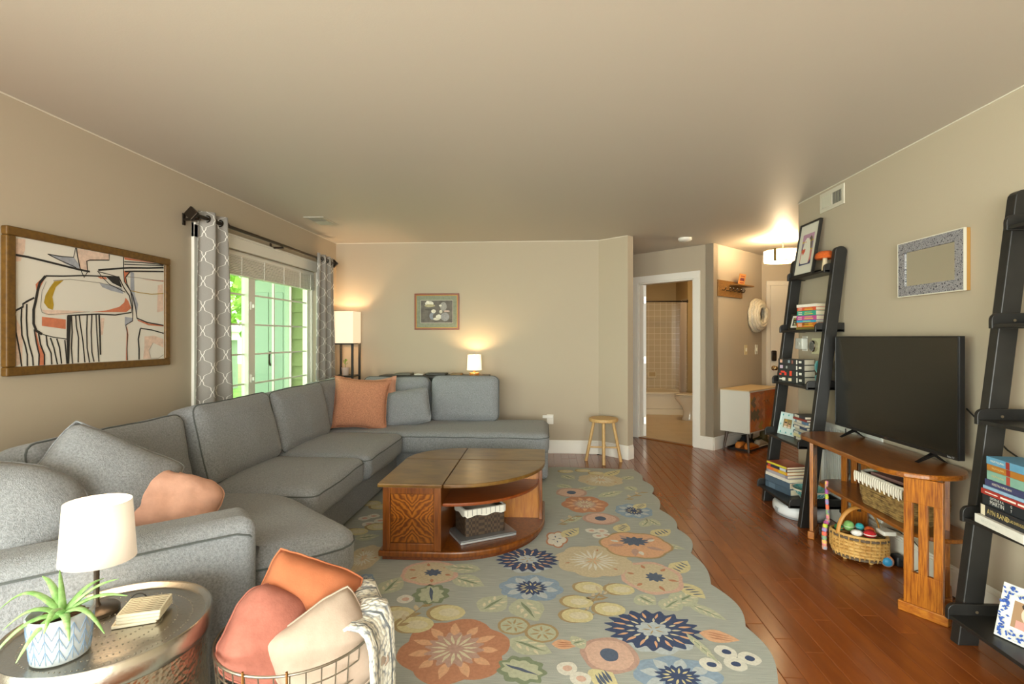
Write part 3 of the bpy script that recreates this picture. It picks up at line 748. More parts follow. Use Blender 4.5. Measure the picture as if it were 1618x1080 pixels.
# loose cushions
def throw(name, label, w, h, th, M, m, seed, cat='cushion', k=.10, wr=.008, pipe=None, rc=.0):
    t = thing(name, label, cat, M.translation)
    g = G(); ed = cushion(g, w, h, th, 20, k, wr, seed, rc=rc); g.X(M); o = obj('cover', g, m, t, smooth=80)
    g = G(); pts = [p + noise.noise_vector(p * 9 + V((seed * 5.3, 0, seed))) * wr + noise.noise_vector(p * 22 + V((0, seed * 2.7, seed))) * wr * .4 for p in ed]
    g.tube([M @ p for p in pts], .004, 5, closed=True); obj('seam', g, pipe or m, t, smooth=60)
    return t
SOFT = SOFA
TERRA = mat('#b57d60', .95, var=.25, vs=120, bump=.3, bs=300)
PEACH = mat('#cf9f8a', .95, var=.10, vs=14, bump=.3, bs=60)
PEACH2 = mat('#cb9880', .95, var=.06, vs=30)
throw('throw_pillow', 'big grey cushion propped over the arm at the left edge', .60, .48, .30, T(-1.93, 1.60, .68) @ RZ(.65) @ RX(-.5) @ RY(.30), SOFA, 21, k=.0, rc=.38)
throw('throw_pillow', 'grey cushion between the sofa back and the peach pillow', .48, .46, .26, T(-1.83, 2.00, .69) @ RZ(.95) @ RX(-.35) @ RY(.62), SOFA, 22, k=.02, rc=.10)
throw('throw_pillow', 'small crumpled peach pillow lying on the near sofa seat', .37, .29, .22, T(-1.625, 2.13, .595) @ RZ(.75) @ RX(-.55) @ RY(.42), PEACH, 23, wr=.020, k=.0, rc=.30)
throw('throw_pillow', 'square terracotta pillow standing in the sofa corner', .53, .50, .17, T(-1.755, 4.80, .70) @ RZ(.30) @ RX(-.25) @ RY(.10), TERRA, 24)
throw('throw_pillow', 'peach pillow almost hidden behind the terracotta pillow', .42, .42, .14, T(-1.70, 5.10, .71) @ RZ(.1) @ RX(-.2) @ RY(-.1), PEACH2, 25)
throw('throw_pillow', 'small grey cushion leaning right of the terracotta pillow', .50, .36, .16, T(-1.39, 5.03, .63) @ RZ(.05) @ RX(-.35) @ RY(-.17), SOFA, 26, k=.03, rc=.12)

# ================================================================ BACK WALL
t = thing('framed_picture', 'small framed kitten picture with green mat on the back wall', 'picture', (-1.25, YB - .01, 1.42))
FR2 = mat('#7b3d22', .35); GOLD = mat('#a0762a', .4, .6)
x0, x1, z0, z1 = -1.512, -.986, 1.42, 1.842
for b in ((x0, z0, x1, z0 + .02), (x0, z1 - .02, x1, z1), (x0, z0 + .02, x0 + .02, z1 - .02), (x1 - .02, z0 + .02, x1, z1 - .02)):
    g = G(); g.box(b[0], YB - .022, b[1], b[2], YB - .001, b[3]); obj('frame_rail', g, FR2, t, bevel=.004)
g = G(); g.box(x0 + .018, YB - .0165, z0 + .018, x1 - .018, YB - .0155, z1 - .018); obj('gilt_lip', g, GOLD, t)
g = G(); g.box(x0 + .026, YB - .0172, z0 + .026, x1 - .026, YB - .016, z1 - .026); obj('mat_board', g, mat('#7f8471', .7, var=.15, vs=60), t)
g = G(); g.box(x0 + .072, YB - .0178, z0 + .077, x1 - .072, YB - .0170, z1 - .077); obj('inner_line', g, mat('#b8b2a6', .7), t)
g = G(); g.box(x0 + .077, YB - .0184, z0 + .082, x1 - .077, YB - .0174, z1 - .082); pr = obj('print', g, mat('#5d5750', .6, var=.35, vs=14), t)
def blobs(parent, y, items):
    for n_, (hx, cx, cz, rx, rz) in enumerate(items):
        g = G(); g.poly([(a, y - .0002 * n_, b) for a, b in ell(rx, rz, 16, cx, cz)]); obj('painted_shape', g, mat(hx, .6, var=.2, vs=60), parent)
blobs(pr, YB - .0186, [('#d5d2c4', -1.335, 1.725, .05, .028), ('#ddd8c8', -1.355, 1.735, .022, .02), ('#a59d7c', -1.33, 1.70, .062, .018), ('#4a4540', -1.34, 1.655, .05, .012), ('#7b808a', -1.29, 1.58, .045, .045), ('#5a5650', -1.262, 1.575, .032, .04), ('#cfcaba', -1.285, 1.635, .028, .022), ('#c5c0ae', -1.2, 1.63, .018, .02), ('#d8d4c6', -1.225, 1.57, .034, .028), ('#c9c4b4', -1.25, 1.545, .04, .016), ('#8f8d88', -1.17, 1.69, .04, .05), ('#d5d0c2', -1.205, 1.70, .015, .012), ('#c0a79b', -1.13, 1.635, .035, .010), ('#8a8a8c', -1.15, 1.57, .05, .05)])
# wall outlet with white adapter
t = thing('wall_outlet', 'white outlet with a plugged-in adapter low on the back wall', 'outlet', (.04, YB, .39))
g = G(); g.box(.03, YB - .006, .335, .105, YB, .445); obj('plate', g, WHITE, t, bevel=.002)
g = G(); g.box(-.02, YB - .03, .405, .10, YB - .004, .44); obj('adapter', g, WHITEG, t, bevel=.004)
# ceiling registers
def register(label, M, w, d, split):
    t = thing('air_vent', label, 'vent', M.translation)
    VM = mat('#b9b4a8', .5)
    for b in ((-w / 2, -d / 2, 0, w / 2, -d / 2 + .03, .008), (-w / 2, d / 2 - .03, 0, w / 2, d / 2, .008), (-w / 2, -d / 2 + .03, 0, -w / 2 + .03, d / 2 - .03, .008), (w / 2 - .03, -d / 2 + .03, 0, w / 2, d / 2 - .03, .008), (-.008, -d / 2 + .03, 0, .008, d / 2 - .03, .008)):
        g = G(); g.box(*b); g.X(M); obj('frame_rail', g, VM if split else mat('#cdc7b8', .5), t, bevel=.002)
    g = G(); g.box(-w / 2 + .02, -d / 2 + .02, .0005, w / 2 - .02, d / 2 - .02, .0012); g.X(M); obj('duct', g, mat('#2c2820', .9), t)
    n = 9
    for s_ in (-1, 1):
        xa, xb = (.008, w / 2 - .03) if s_ > 0 else (-w / 2 + .03, -.008)
        for i in range(n):
            x = xa + (xb - xa) * (i + .5) / n
            g = G(); g.box(-.0008, -d / 2 + .03, -.006, .0008, d / 2 - .03, .006); g.X(M @ T(x, 0, .005) @ RY(.9 * s_)); obj('louver', g, mat('#aaa593', .5), t)
    return t
register('small ceiling air vent near the window corner', basis((-2.12, 4.75, ZC), (0, 1, 0), (1, 0, 0), (0, 0, -1)), .34, .19, True)
register('white air vent high on the right wall by the ceiling', basis((XR, 3.898, 2.345), (0, 1, 0), (0, 0, 1), (-1, 0, 0)), .315, .145, False)
# smoke detector
t = thing('smoke_detector', 'round white smoke detector on the hall ceiling', 'smoke detector', (1.57, 5.84, ZC))
g = G(); g.lathe([(.075, ZC), (.075, ZC - .02), (.06, ZC - .035), (.03, ZC - .04), (.001, ZC - .04)], 24, (1.57, 5.84, 0)); obj('body', g, WHITE, t, smooth=40)
g = G(); g.tube([(1.57 + .05 * math.cos(a), 5.84 + .05 * math.sin(a), ZC - .036) for a in [2 * PI * i / 20 for i in range(20)]], .003, 5, closed=True); obj('ring', g, mat('#b9b2a2', .5), t)

# ---------------------------------------------------------------- floor lamp with shelves
t = thing('floor_lamp', 'tall square floor lamp with black posts in the corner', 'lamp', (-2.255, 5.72, 0))
lx0, lx1, ly0, ly1 = -2.365, -2.145, 5.61, 5.83
for x in (lx0, lx1):
    for y in (ly0, ly1):
        g = G(); g.box(x - .011, y - .011, 0, x + .011, y + .011, 1.262); obj('post', g, BLACK, t, bevel=.002)
for z in (.12, .55, .885):
    g = G(); g.box(lx0 - .01, ly0 - .01, z, lx1 + .01, ly1 + .01, z + .016); obj('shelf', g, BLACK, t, bevel=.002)
g = G(); g.box(lx0 - .011, ly0 - .011, 1.25, lx1 + .011, ly0 + .008, 1.266); g.box(lx0 - .011, ly1 - .008, 1.25, lx1 + .011, ly1 + .011, 1.266); obj('top_rail', g, BLACK, t)
def shade_mat(h, e, tcol):
    m = bpy.data.materials.new('lamp_shade'); m.use_nodes = True; b = m.node_tree.nodes['Principled BSDF']
    b.inputs['Base Color'].default_value = lin(h); b.inputs['Roughness'].default_value = .9
    b.inputs['Emission Color'].default_value = lin(tcol); b.inputs['Emission Strength'].default_value = e
    return m
g = G(); o = [(lx0 - .012, ly0 - .012), (lx1 + .012, ly0 - .012), (lx1 + .012, ly1 + .012), (lx0 - .012, ly1 + .012)]
g.loops([[(x, y, 1.266) for x, y in o], [(x, y, 1.625) for x, y in o]], cap=False); sh = obj('shade', g, shade_mat('#f3e2c6', .45, '#ffe3bd'), t)
so = sh.modifiers.new('thick', 'SOLIDIFY'); so.thickness = .002
def bulb(parent, p, r, watts, col, rad=.03):
    g = G(); g.lathe([(.012, -r * 1.6), (.014, -r), (r * .8, -r * .5), (r, 0), (r * .7, r * .7), (.001, r)], 12, p); obj('bulb', g, mat('#ffe8c4', .4, emit=6.0), parent, smooth=60)
    l = bpy.data.lights.new('bulb_light', 'POINT'); l.energy = watts; l.color = col; l.shadow_soft_size = rad
    o = bpy.data.objects.new('bulb_light', l); C.objects.link(o); o.parent = parent
    Mx = parent.matrix_basis.inverted() @ V((p[0], p[1], p[2] + r + rad + .01)); o.location = Mx
bulb(t, (-2.255, 5.72, 1.42), .03, 9.0, (1, .72, .42))
# little plant on the lamp shelf
t = thing('potted_plant', 'tiny green sprig in a white pot on the floor lamp shelf', 'plant', (-2.255, 5.72, .901))
g = G(); g.lathe([(.035, .902), (.045, .99), (.041, .99), (.036, .97)], 20, (-2.255, 5.69, 0)); obj('pot', g, mat('#cdb9aa', .6), t, smooth=50)
g = G(); g.tube([(-2.255, 5.69, .97), (-2.26, 5.69, 1.03), (-2.25, 5.69, 1.06)], .003, 5); obj('stem', g, mat('#5b7a2c', .6), t)
for i, (a, z) in enumerate(((.3, 1.02), (2.6, 1.03), (1.2, 1.055), (4.0, 1.05), (5.3, 1.065))):
    g = G(); g.soft(ell(.018, .010, 10), 0, .004, .002); g.X(T(-2.257, 5.69, z) @ RZ(a) @ RY(-.6) @ T(.018, 0, 0)); obj('leaf', g, mat('#6a9a30', .5), t, smooth=60)

# ---------------------------------------------------------------- console table behind the sofa
t = thing('console_table', 'narrow dark console table standing behind the sofa back', 'table', (-1.15, 5.75, 0))
g = G(); g.box(-1.85, 5.625, .875, -.62, 5.885, .905); obj('top', g, mat('#2b2620', .4), t, bevel=.004)
for x in (-1.82, -.66):
    for y in (5.645, 5.865):
        g = G(); g.box(x - .018, y - .018, 0, x + .018, y + .018, .875); obj('leg', g, BLACK, t, bevel=.002)
g = G(); g.box(-1.8, 5.64, .80, -.67, 5.66, .875); obj('apron', g, BLACK, t)
for i, (x0_, x1_, hx, hh, lb) in enumerate(((-1.68, -1.50, '#6d6a5e', .02, 'flat grey box on the console nearest the floor lamp'), (-1.46, -1.36, '#d8d4c8', .015, 'small white card on the dark console'), (-1.33, -1.10, '#3c3a34', .022, 'dark flat tray in the middle of the console'), (-1.05, -.93, '#8a6f4a', .018, 'small tan notebook on the console beside the lamp'))):
    t = thing('console_item', lb, 'box', ((x0_ + x1_) / 2, 5.74, .905))
    g = G(); g.soft(rrect(x0_, 5.67, x1_, 5.82, .008), .906, .906 + hh, .004); obj('body', g, mat(hx, .5), t, smooth=40)
    g = G(); g.soft(rrect(x0_ + .015, 5.69, x1_ - .015, 5.80, .006), .9061 + hh, .909 + hh, .001); obj('lid', g, mat(hx, .35), t, smooth=40)
t = thing('table_lamp', 'small lit lamp with tapered shade on the console behind the sofa', 'lamp', (-.785, 5.72, .905))
g = G(); g.lathe([(.055, .906), (.055, .93), (.048, .936), (.012, .94), (.010, .975)], 24, (-.785, 5.72, 0)); obj('base', g, mat('#b47a35', .4), t, smooth=40)
g = G(); g.loops([[(-.785 + r * math.cos(a), 5.72 + r * math.sin(a), z) for a in [2 * PI * i / 32 for i in range(32)]] for r, z in ((.083, .965), (.075, 1.135))], cap=False); sh = obj('shade', g, shade_mat('#fbe9c8', 1.0, '#ffe6b4'), t, smooth=60)
sh.modifiers.new('thick', 'SOLIDIFY').thickness = .002
bulb(t, (-.785, 5.72, 1.04), .025, 7.0, (1, .70, .35), .02)

# ---------------------------------------------------------------- wooden stool
SX, SY = .635, 5.56
WD = mat('#b48e58', .5, c2='#d0ad74', vs=20, st=(6, 6, 1))
t = thing('wooden_stool', 'round wooden stool with splayed legs by the back wall', 'stool', (SX, SY, 0))
g = G(); g.soft(ell(.155, .155, 40, SX, SY), .43, .465, .008, .002); obj('seat', g, WD, t, smooth=40)
for a in (-.09, 1.48, 3.05, 4.62):
    c_, s_ = math.cos(a), math.sin(a)
    g = G(); g.cyl((SX + .185 * c_, SY + .125 * s_ if s_ > .5 else SY + .185 * s_, 0), (SX + .10 * c_, SY + .10 * s_, .432), .017, .016, 12); obj('leg', g, WD, t, smooth=40)
for z, ax in ((.15, 0), (.20, 1)):
    g = G(); k = .155
    p = [(SX - k, SY + .005, z), (SX + k, SY - .012, z)] if ax == 0 else [(SX, SY - .145, z), (SX, SY + .11, z)]
    g.cyl(p[0], p[1], .009, n=10); obj('stretcher', g, WD, t, smooth=40)
# ================================================================ RUG
RUGB, N, L, bs_ = nodes_mat('rug_wool', .95)
tc = N.new('ShaderNodeTexCoord'); mp = N.new('ShaderNodeMapping'); mp.inputs['Scale'].default_value = (6, 120, 1); L.new(tc.outputs['Object'], mp.inputs[0])
nz = N.new('ShaderNodeTexNoise'); nz.inputs['Scale'].default_value = 1.6; nz.inputs['Detail'].default_value = 3; L.new(mp.outputs[0], nz.inputs['Vector'])
rp = N.new('ShaderNodeValToRGB'); rp.color_ramp.elements[0].position = .3; rp.color_ramp.elements[1].position = .7; rp.color_ramp.elements[0].color = lin('#9ba09c'); rp.color_ramp.elements[1].color = lin('#aeb3ae'); L.new(nz.outputs['Fac'], rp.inputs[0]); L.new(rp.outputs[0], bs_.inputs['Base Color'])
n2 = N.new('ShaderNodeTexNoise'); n2.inputs['Scale'].default_value = 350; L.new(tc.outputs['Object'], n2.inputs['Vector'])
bp = N.new('ShaderNodeBump'); bp.inputs['Strength'].default_value = .5; bp.inputs['Distance'].default_value = .004; L.new(n2.outputs['Fac'], bp.inputs['Height']); L.new(bp.outputs[0], bs_.inputs['Normal'])
rug = thing('floral_rug', 'grey-green floral wool rug with a scalloped edge', 'rug', (-.25, 3.2, 0))
def scal(p, s, amp):   # irregular scallop
    a = s * 2 * PI / .40
    return amp * (abs(math.sin(a / 2)) - .6) + .018 * math.sin(a * .37 + p)
out = []
x = -1.5
while x < .93: out.append((x, 5.215 + scal(.5, x, .018))); x += .03
y = 5.20
while y > 1.10: out.append((.925 + scal(0, y, .042), y)); y -= .025
out += [(.93, 1.1), (-1.5, 1.1)]
g = G(); b = g.prism(out, .0005, .011); obj('pile', g, RUGB, rug)
RC = {'coral': '#b98468', 'peach': '#d6a988', 'mauve': '#b8998d', 'cream': '#d3cdb4', 'white': '#d6d5cc', 'navy': '#3b4a6e', 'lblue': '#8aa0b8', 'pblue': '#b4bec4', 'beige': '#c6ba9e', 'dbeige': '#a8946f', 'yel': '#cfc79c', 'green': '#7f8d75', 'pgreen': '#b4baa3', 'grey': '#55627a', 'pink': '#cfae9f'}
RK = list(RC); RM = [mat(RC[k], .95, var=.10, vs=70, bump=.4, bs=350) for k in RK]
def blob(rx, ry, nl, amp, n=60, ph=0.0, jit=0.0, sharp=False):
    o = []
    for i in range(n):
        a = 2 * PI * i / n; k = abs(math.sin(nl * a / 2 + ph)) if not sharp else ((nl * a / (2 * PI) + ph) % 1.0)
        if sharp: k = 1 - abs(2 * k - 1)
        r = 1 - amp + amp * k + jit * math.sin(3 * a + ph * 5)
        o.append((rx * r * math.cos(a), ry * r * math.sin(a)))
    return o
def leafshape(l, w, n=8):
    return [(-l + 2 * l * i / n, w * math.sin(PI * (i / n) ** .8)) for i in range(n + 1)] + [(l - 2 * l * i / n, -w * math.sin(PI * (1 - i / n) ** .8)) for i in range(1, n)]
class Mo:
    cnt = 0
    def __init__(s): s.g = G(); s.z = .0112 + (Mo.cnt % 13) * .00014; Mo.cnt += 1
    def p(s, k, pts, dx=0, dy=0, rot=0, hold=False):
        c_, s_ = math.cos(rot), math.sin(rot); s.g.mi = RK.index(k); s.z += 0 if hold else .00002
        o = []
        for a, b in pts:
            x, y = dx + a * c_ - b * s_, dy + a * s_ + b * c_; q = noise.noise_vector(V((x * 26, y * 26, Mo.cnt * 1.7))); o.append((x + q.x * .0045, y + q.y * .0045, s.z))
        s.g.poly(o)
    def petals(s, k, n, rx, ry, l, w, ph=0.0, rnd=None):
        for i in range(n):
            a = ph + 2 * PI * i / n; sc_ = 1 if rnd is None else rnd.uniform(.75, 1.15)
            s.p(k, leafshape(l * sc_, w), rx * math.cos(a), ry * math.sin(a), math.atan2(ry * math.sin(a), rx * math.cos(a)), hold=i > 0)
def motif(kind, x, y, rx, ry, rot):
    m = Mo(); rd = random.Random(int(x * 997 + y * 131)); ph = rd.random() * 3; nm = 'flower'; r = (rx + ry) / 2
    if kind == 'coral':
        m.p('coral', blob(rx, ry, 6, .13, 72, ph)); m.petals('peach', 11, rx * .62, ry * .62, r * .2, r * .09, ph, rd); m.p('mauve', blob(rx * .56, ry * .56, 16, .3, 96, ph, sharp=True)); m.petals('cream', 15, rx * .28, ry * .28, r * .17, r * .028, ph, rd)
    elif kind == 'aster':
        m.p('pblue', blob(rx * .8, ry * .9, 9, .15, 54, ph), 0, -ry * .22); m.p('navy', blob(rx, ry, 19, .22, 152, ph, sharp=True)); m.petals('peach', 17, rx * .68, ry * .68, r * .15, r * .035, ph, rd); m.petals('cream', 13, rx * .46, ry * .46, r * .12, r * .03, ph + .2, rd); m.p('pblue', blob(rx * .36, ry * .36, 9, .25, 54, ph)); m.petals('dbeige', 5, rx * .15, ry * .15, r * .10, r * .02, ph + 4)
    elif kind == 'bluedaisy':
        m.p('lblue', blob(rx, ry, 8, .10, 80, ph)); m.petals('pblue', 8, rx * .62, ry * .62, r * .25, r * .16, ph); m.p('navy', blob(rx * .52, ry * .55, 16, .3, 96, ph, sharp=True)); m.petals('yel', 12, rx * .27, ry * .27, r * .11, r * .03, ph, rd)
    elif kind == 'poppy':
        m.p('mauve', blob(rx, ry, 4, .07, 48, ph)); m.p('pink', blob(rx * .82, ry * .84, 4, .07, 48, ph + .4)); m.p('grey', ell(rx * .30, ry * .36, 18, a0=ph))
    elif kind == 'cream':
        m.p('pink', blob(rx, ry, 6, .08, 60, ph)); m.p('beige', blob(rx * .86, ry * .86, 6, .08, 60, ph + .2)); m.petals('coral', 6, rx * .66, ry * .66, r * .14, r * .06, ph, rd); m.p('grey', blob(rx * .32, ry * .3, 9, .35, 72, ph, sharp=True), rx * .1, 0)
    elif kind == 'beige':
        m.p('beige', blob(rx, ry, 8, .10, 72, ph)); m.petals('white', 19, rx * .40, ry * .40, r * .26, r * .035, ph, rd); m.petals('peach', 5, rx * .14, ry * .14, r * .12, r * .02, ph); m.petals('coral', 3, rx * .7, ry * .7, r * .07, r * .03, ph + 1)
    elif kind == 'peach':
        m.p('dbeige', blob(rx, ry, 6, .10, 72, ph)); m.p('peach', blob(rx * .94, ry * .93, 6, .10, 72, ph)); m.petals('mauve', 5, rx * .55, ry * .55, r * .26, r * .10, ph); m.petals('white', 3, rx * .6, ry * .6, r * .14, r * .07, ph + .7); m.p('grey', blob(rx * .42, ry * .36, 11, .35, 88, ph, sharp=True), 0, ry * .25)
    elif kind == 'pink':
        m.p('coral', blob(rx, ry, 5, .22, 60, ph)); m.p('white', blob(rx * .85, ry * .85, 5, .25, 60, ph)); m.petals('grey', 4, rx * .3, ry * .3, r * .14, r * .04, ph)
    elif kind == 'bud':
        nm = 'bud'; m.p('dbeige', ell(rx * 1.0, ry * .86, 20, -rx * .12, 0)); m.p('yel', ell(rx, ry * .8, 22, rx * .1, 0)); m.p('cream', ell(rx * .6, ry * .42, 18, rx * .2, 0))
    elif kind == 'tulip':
        nm = 'bud'; m.p('peach', leafshape(rx, ry * .6), rot=rot)
        for k in (-1, 0, 1): m.p('coral', leafshape(rx * .6, ry * .06), 0, k * ry * .22, rot)
    elif kind in ('dot', 'dotp'):
        nm = 'berry'; m.p('white', ell(rx, ry, 18)); m.p('navy' if kind == 'dot' else 'pink', ell(rx * .45, ry * .4, 12, rx * .05))
    elif kind == 'seed':
        nm = 'berry'; m.p('dbeige', ell(rx, ry, 20)); m.p('pgreen', ell(rx * .82, ry * .82, 20)); m.petals('dbeige', 7, rx * .45, ry * .45, rx * .28, rx * .07, ph)
    elif kind == 'leaf':
        nm = 'leaf'; m.p('pgreen', leafshape(rx, ry), rot=rot); m.p('green', leafshape(rx * .75, ry * .10), rot=rot)
        for k in (-.4, 0, .4):
            for s_ in (-1, 1): m.p('cream', leafshape(rx * .2, ry * .1), (k * rx) * math.cos(rot) - s_ * ry * .35 * math.sin(rot), (k * rx) * math.sin(rot) + s_ * ry * .35 * math.cos(rot), rot + s_ * .6)
    elif kind == 'stripe':
        nm = 'leaf'; m.p('yel', leafshape(rx, ry), rot=rot)
        for k in (-.45, -.15, .15, .45): m.p('grey', leafshape(ry * .55, ry * .10), k * rx * math.cos(rot), k * rx * math.sin(rot), rot + 1.2)
    elif kind == 'vein':
        nm = 'leaf'; m.p('green', blob(rx, ry, 9, .2, 72, ph, sharp=True), rot=rot); m.p('pgreen', blob(rx * .85, ry * .7, 9, .25, 72, ph, sharp=True), rot=rot); m.p('grey', leafshape(rx * .7, ry * .09), rot=rot)
    elif kind == 'twig':
        nm = 'twig'; m.p('dbeige', leafshape(rx, ry * .12), rot=rot)
        for i, k in enumerate((-.6, -.25, .1, .45, .75)):
            s_ = 1 if i % 2 else -1; m.p('beige' if i % 2 else 'dbeige', leafshape(rx * .2, ry * .3), k * rx * math.cos(rot) - s_ * ry * .5 * math.sin(rot), k * rx * math.sin(rot) + s_ * ry * .5 * math.cos(rot), rot + s_ * .7)
    m.g.X(T(x, y, 0)); obj(nm, m.g, RM, rug)
for a in (
('coral',-0.38,2.15,0.241,0.233,0),
('aster',0.49,2.35,0.224,0.168,0),
('bluedaisy',0.52,2.03,0.176,0.128,0),
('poppy',0.27,2.15,0.124,0.126,0),
('tulip',0.77,2.31,0.085,0.085,-0.3),
('dot',0.76,2.2,0.045,0.045,0),
('dot',0.84,2.16,0.045,0.045,0),
('dot',0.77,2.12,0.045,0.045,0),
('dot',0.67,2.11,0.045,0.045,0),
('cream',0.59,2.86,0.173,0.199,0),
('beige',0.29,3.05,0.228,0.219,0),
('peach',0.58,3.3,0.232,0.216,0),
('poppy',0.41,3.76,0.135,0.125,0),
('bluedaisy',0.68,3.95,0.144,0.167,0),
('coral',0.32,4.08,0.187,0.209,0),
('beige',0.52,4.79,0.213,0.213,0),
('bud',0.21,5.07,0.07,0.07,0),
('bud',0.38,5.11,0.07,0.07,0),
('bud',0.5,5.02,0.07,0.07,0),
('poppy',0.23,4.38,0.138,0.135,0),
('bud',0.23,2.72,0.075,0.075,0),
('bud',0.39,2.71,0.075,0.075,0),
('bud',0.16,2.57,0.075,0.075,0),
('bud',0.31,2.51,0.075,0.075,0),
('bud',0.15,2.44,0.075,0.075,0),
('aster',-0.1,3.04,0.191,0.163,0),
('bluedaisy',-0.07,2.7,0.171,0.147,0),
('cream',-0.64,2.84,0.168,0.153,0),
('bud',-0.71,2.4,0.085,0.085,0),
('bud',-0.6,2.32,0.085,0.085,0),
('bud',-0.47,2.43,0.085,0.085,0),
('seed',-0.14,2.34,0.075,0.075,0),
('seed',-0.01,2.29,0.075,0.075,0),
('dotp',0.09,2.05,0.042,0.042,0),
('dotp',0.14,1.99,0.042,0.042,0),
('dotp',-0.7,2.54,0.042,0.042,0),
('dotp',0.32,3.52,0.042,0.042,0),
('dotp',0.39,3.52,0.042,0.042,0),
('dotp',0.36,3.43,0.042,0.042,0),
('dotp',0.41,3.45,0.042,0.042,0),
('tulip',0.09,2.21,0.06,0.06,0),
('pink',0.08,3.36,0.076,0.142,0),
('beige',-1.08,3.0,0.104,0.193,0),
('bluedaisy',-0.98,2.7,0.059,0.105,0),
('dotp',-1.31,3.66,0.045,0.045,0),
('dotp',-1.26,3.71,0.045,0.045,0),
('dotp',-1.18,3.62,0.045,0.045,0),
('dotp',-1.24,3.55,0.045,0.045,0),
('bud',-1.28,3.92,0.08,0.08,0),
('bud',-1.28,3.4,0.08,0.08,0),
('bud',-1.16,3.5,0.08,0.08,0),
('bud',-1.38,3.99,0.08,0.08,0),
('leaf',0.78,2.52,0.103,0.04,-0.82),
('leaf',0.51,2.61,0.06,0.07,-0.81),
('leaf',0.71,2.64,0.108,0.07,0.68),
('leaf',0.63,2.58,0.081,0.06,0.75),
('stripe',0.78,3.0,0.106,0.06,0.94),
('stripe',0.77,2.72,0.092,0.055,-1.09),
('stripe',0.54,3.59,0.094,0.06,1.14),
('stripe',0.79,3.52,0.094,0.06,0.63),
('leaf',0.80,3.29,0.09,0.045,-0.51),
('leaf',0.73,3.7,0.108,0.045,1.0),
('leaf',0.78,3.71,0.08,0.045,-1.17),
('stripe',0.18,3.48,0.107,0.055,0.98),
('leaf',-0.81,2.68,0.101,0.07,1.35),
('leaf',-0.41,2.75,0.105,0.07,-0.48),
('vein',-0.58,2.6,0.109,0.1,-1.31),
('leaf',-0.06,2.19,0.102,0.07,-0.45),
('vein',-0.09,2.03,0.107,0.09,-0.4),
('leaf',-0.25,2.53,0.1,0.08,0.93),
('leaf',-0.08,2.48,0.11,0.09,-1.11),
('leaf',0.15,2.23,0.036,0.05,0.46),
('stripe',0.23,2.0,0.054,0.07,0.72),
('leaf',0.56,4.36,0.151,0.06,0.68),
('stripe',0.66,5.03,0.154,0.06,0.92),
('leaf',0.23,4.86,0.092,0.07,-0.92),
('leaf',0.79,4.87,0.079,0.06,0.83),
('stripe',0.75,4.06,0.083,0.05,0.87),
('leaf',-1.17,3.32,0.081,0.06,0.41),
('leaf',0.76,4.53,0.071,0.06,-1.13),
('leaf',0.18,4.56,0.082,0.06,-0.58),
('leaf',0.36,4.5,0.137,0.05,0.56),
('leaf',0.21,3.73,0.1,0.04,0.76),
('twig',0.75,4.33,0.175,0.05,0.89),
('twig',0.17,3.72,0.148,0.05,0.96),
('twig',0.25,2.59,0.251,0.04,1.1),
('twig',-0.63,2.4,0.137,0.04,1.2),
('twig',0.28,2.64,0.1,0.03,0.39),
('leaf',-0.47,2.9,0.112,0.06,3.03),
('leaf',0.67,2.22,0.115,0.02,-1.22),
): motif(*a)

# ================================================================ COFFEE TABLE
ct = thing('coffee_table', 'brown wooden coffee table with two rounded corners and open shelves', 'table', (-.49, 3.46, .012))
TOPM = mat('#5a3b14', .28, c2='#80602c', vs=5, st=(1, 2.2, 1), coat=.25)
BODY = mat('#572a08', .32, c2='#7d450e', vs=9, st=(7, 7, .7), coat=.3)
DARKW = mat('#4d2409', .4, c2='#6a350e', vs=9, st=(7, 1, 7))
cx, cy = -.594, 3.59
xa, xb, ya, yb = -.985, .006, 2.965, 3.968
arcNR = [(cx + (xb - cx) * math.sin(a), cy - (cy - ya) * math.cos(a)) for a in [PI / 2 * i / 20 for i in range(21)]]
arcFL = [(cx - (cx - xa) * math.sin(a), cy + (yb - cy) * math.cos(a)) for a in [PI / 2 * i / 16 for i in range(17)]]
e = .0025
for nm, o in (('top_panel', [(xa, ya), (cx - e, ya), (cx - e, cy), (xa, cy)]), ('lift_top', [(cx + e, cy - e), (cx + e, ya)] + arcNR[1:-1] + [(xb, cy - e)]), ('top_panel', [(cx, cy + e), (xb, cy + e), (xb, yb), (cx, yb)]), ('top_panel', [(cx - e, cy + e), (cx - e, yb)] + arcFL[1:-1] + [(xa, cy + e)])):
    g = G(); g.prism(o, .445, .468); obj(nm, g, TOPM, ct, bevel=.006)
def inset(o, k):
    mx_, my_ = (xa + xb) / 2, (ya + yb) / 2; return [(mx_ + (x - mx_) * (1 - k), my_ + (y - my_) * (1 - k)) for x, y in o]
full = [(xa, ya)] + arcNR + [(xb, yb)] + arcFL + [(xa, cy)]
g = G(); g.prism(inset(full, .005), .035, .072); obj('plinth', g, BODY, ct, bevel=.012)
g = G(); g.prism(inset(full, .05), .012, .035); obj('plinth_foot', g, DARKW, ct)
bx0, bx1, by0 = xa + .03, cx - .012, ya + .025
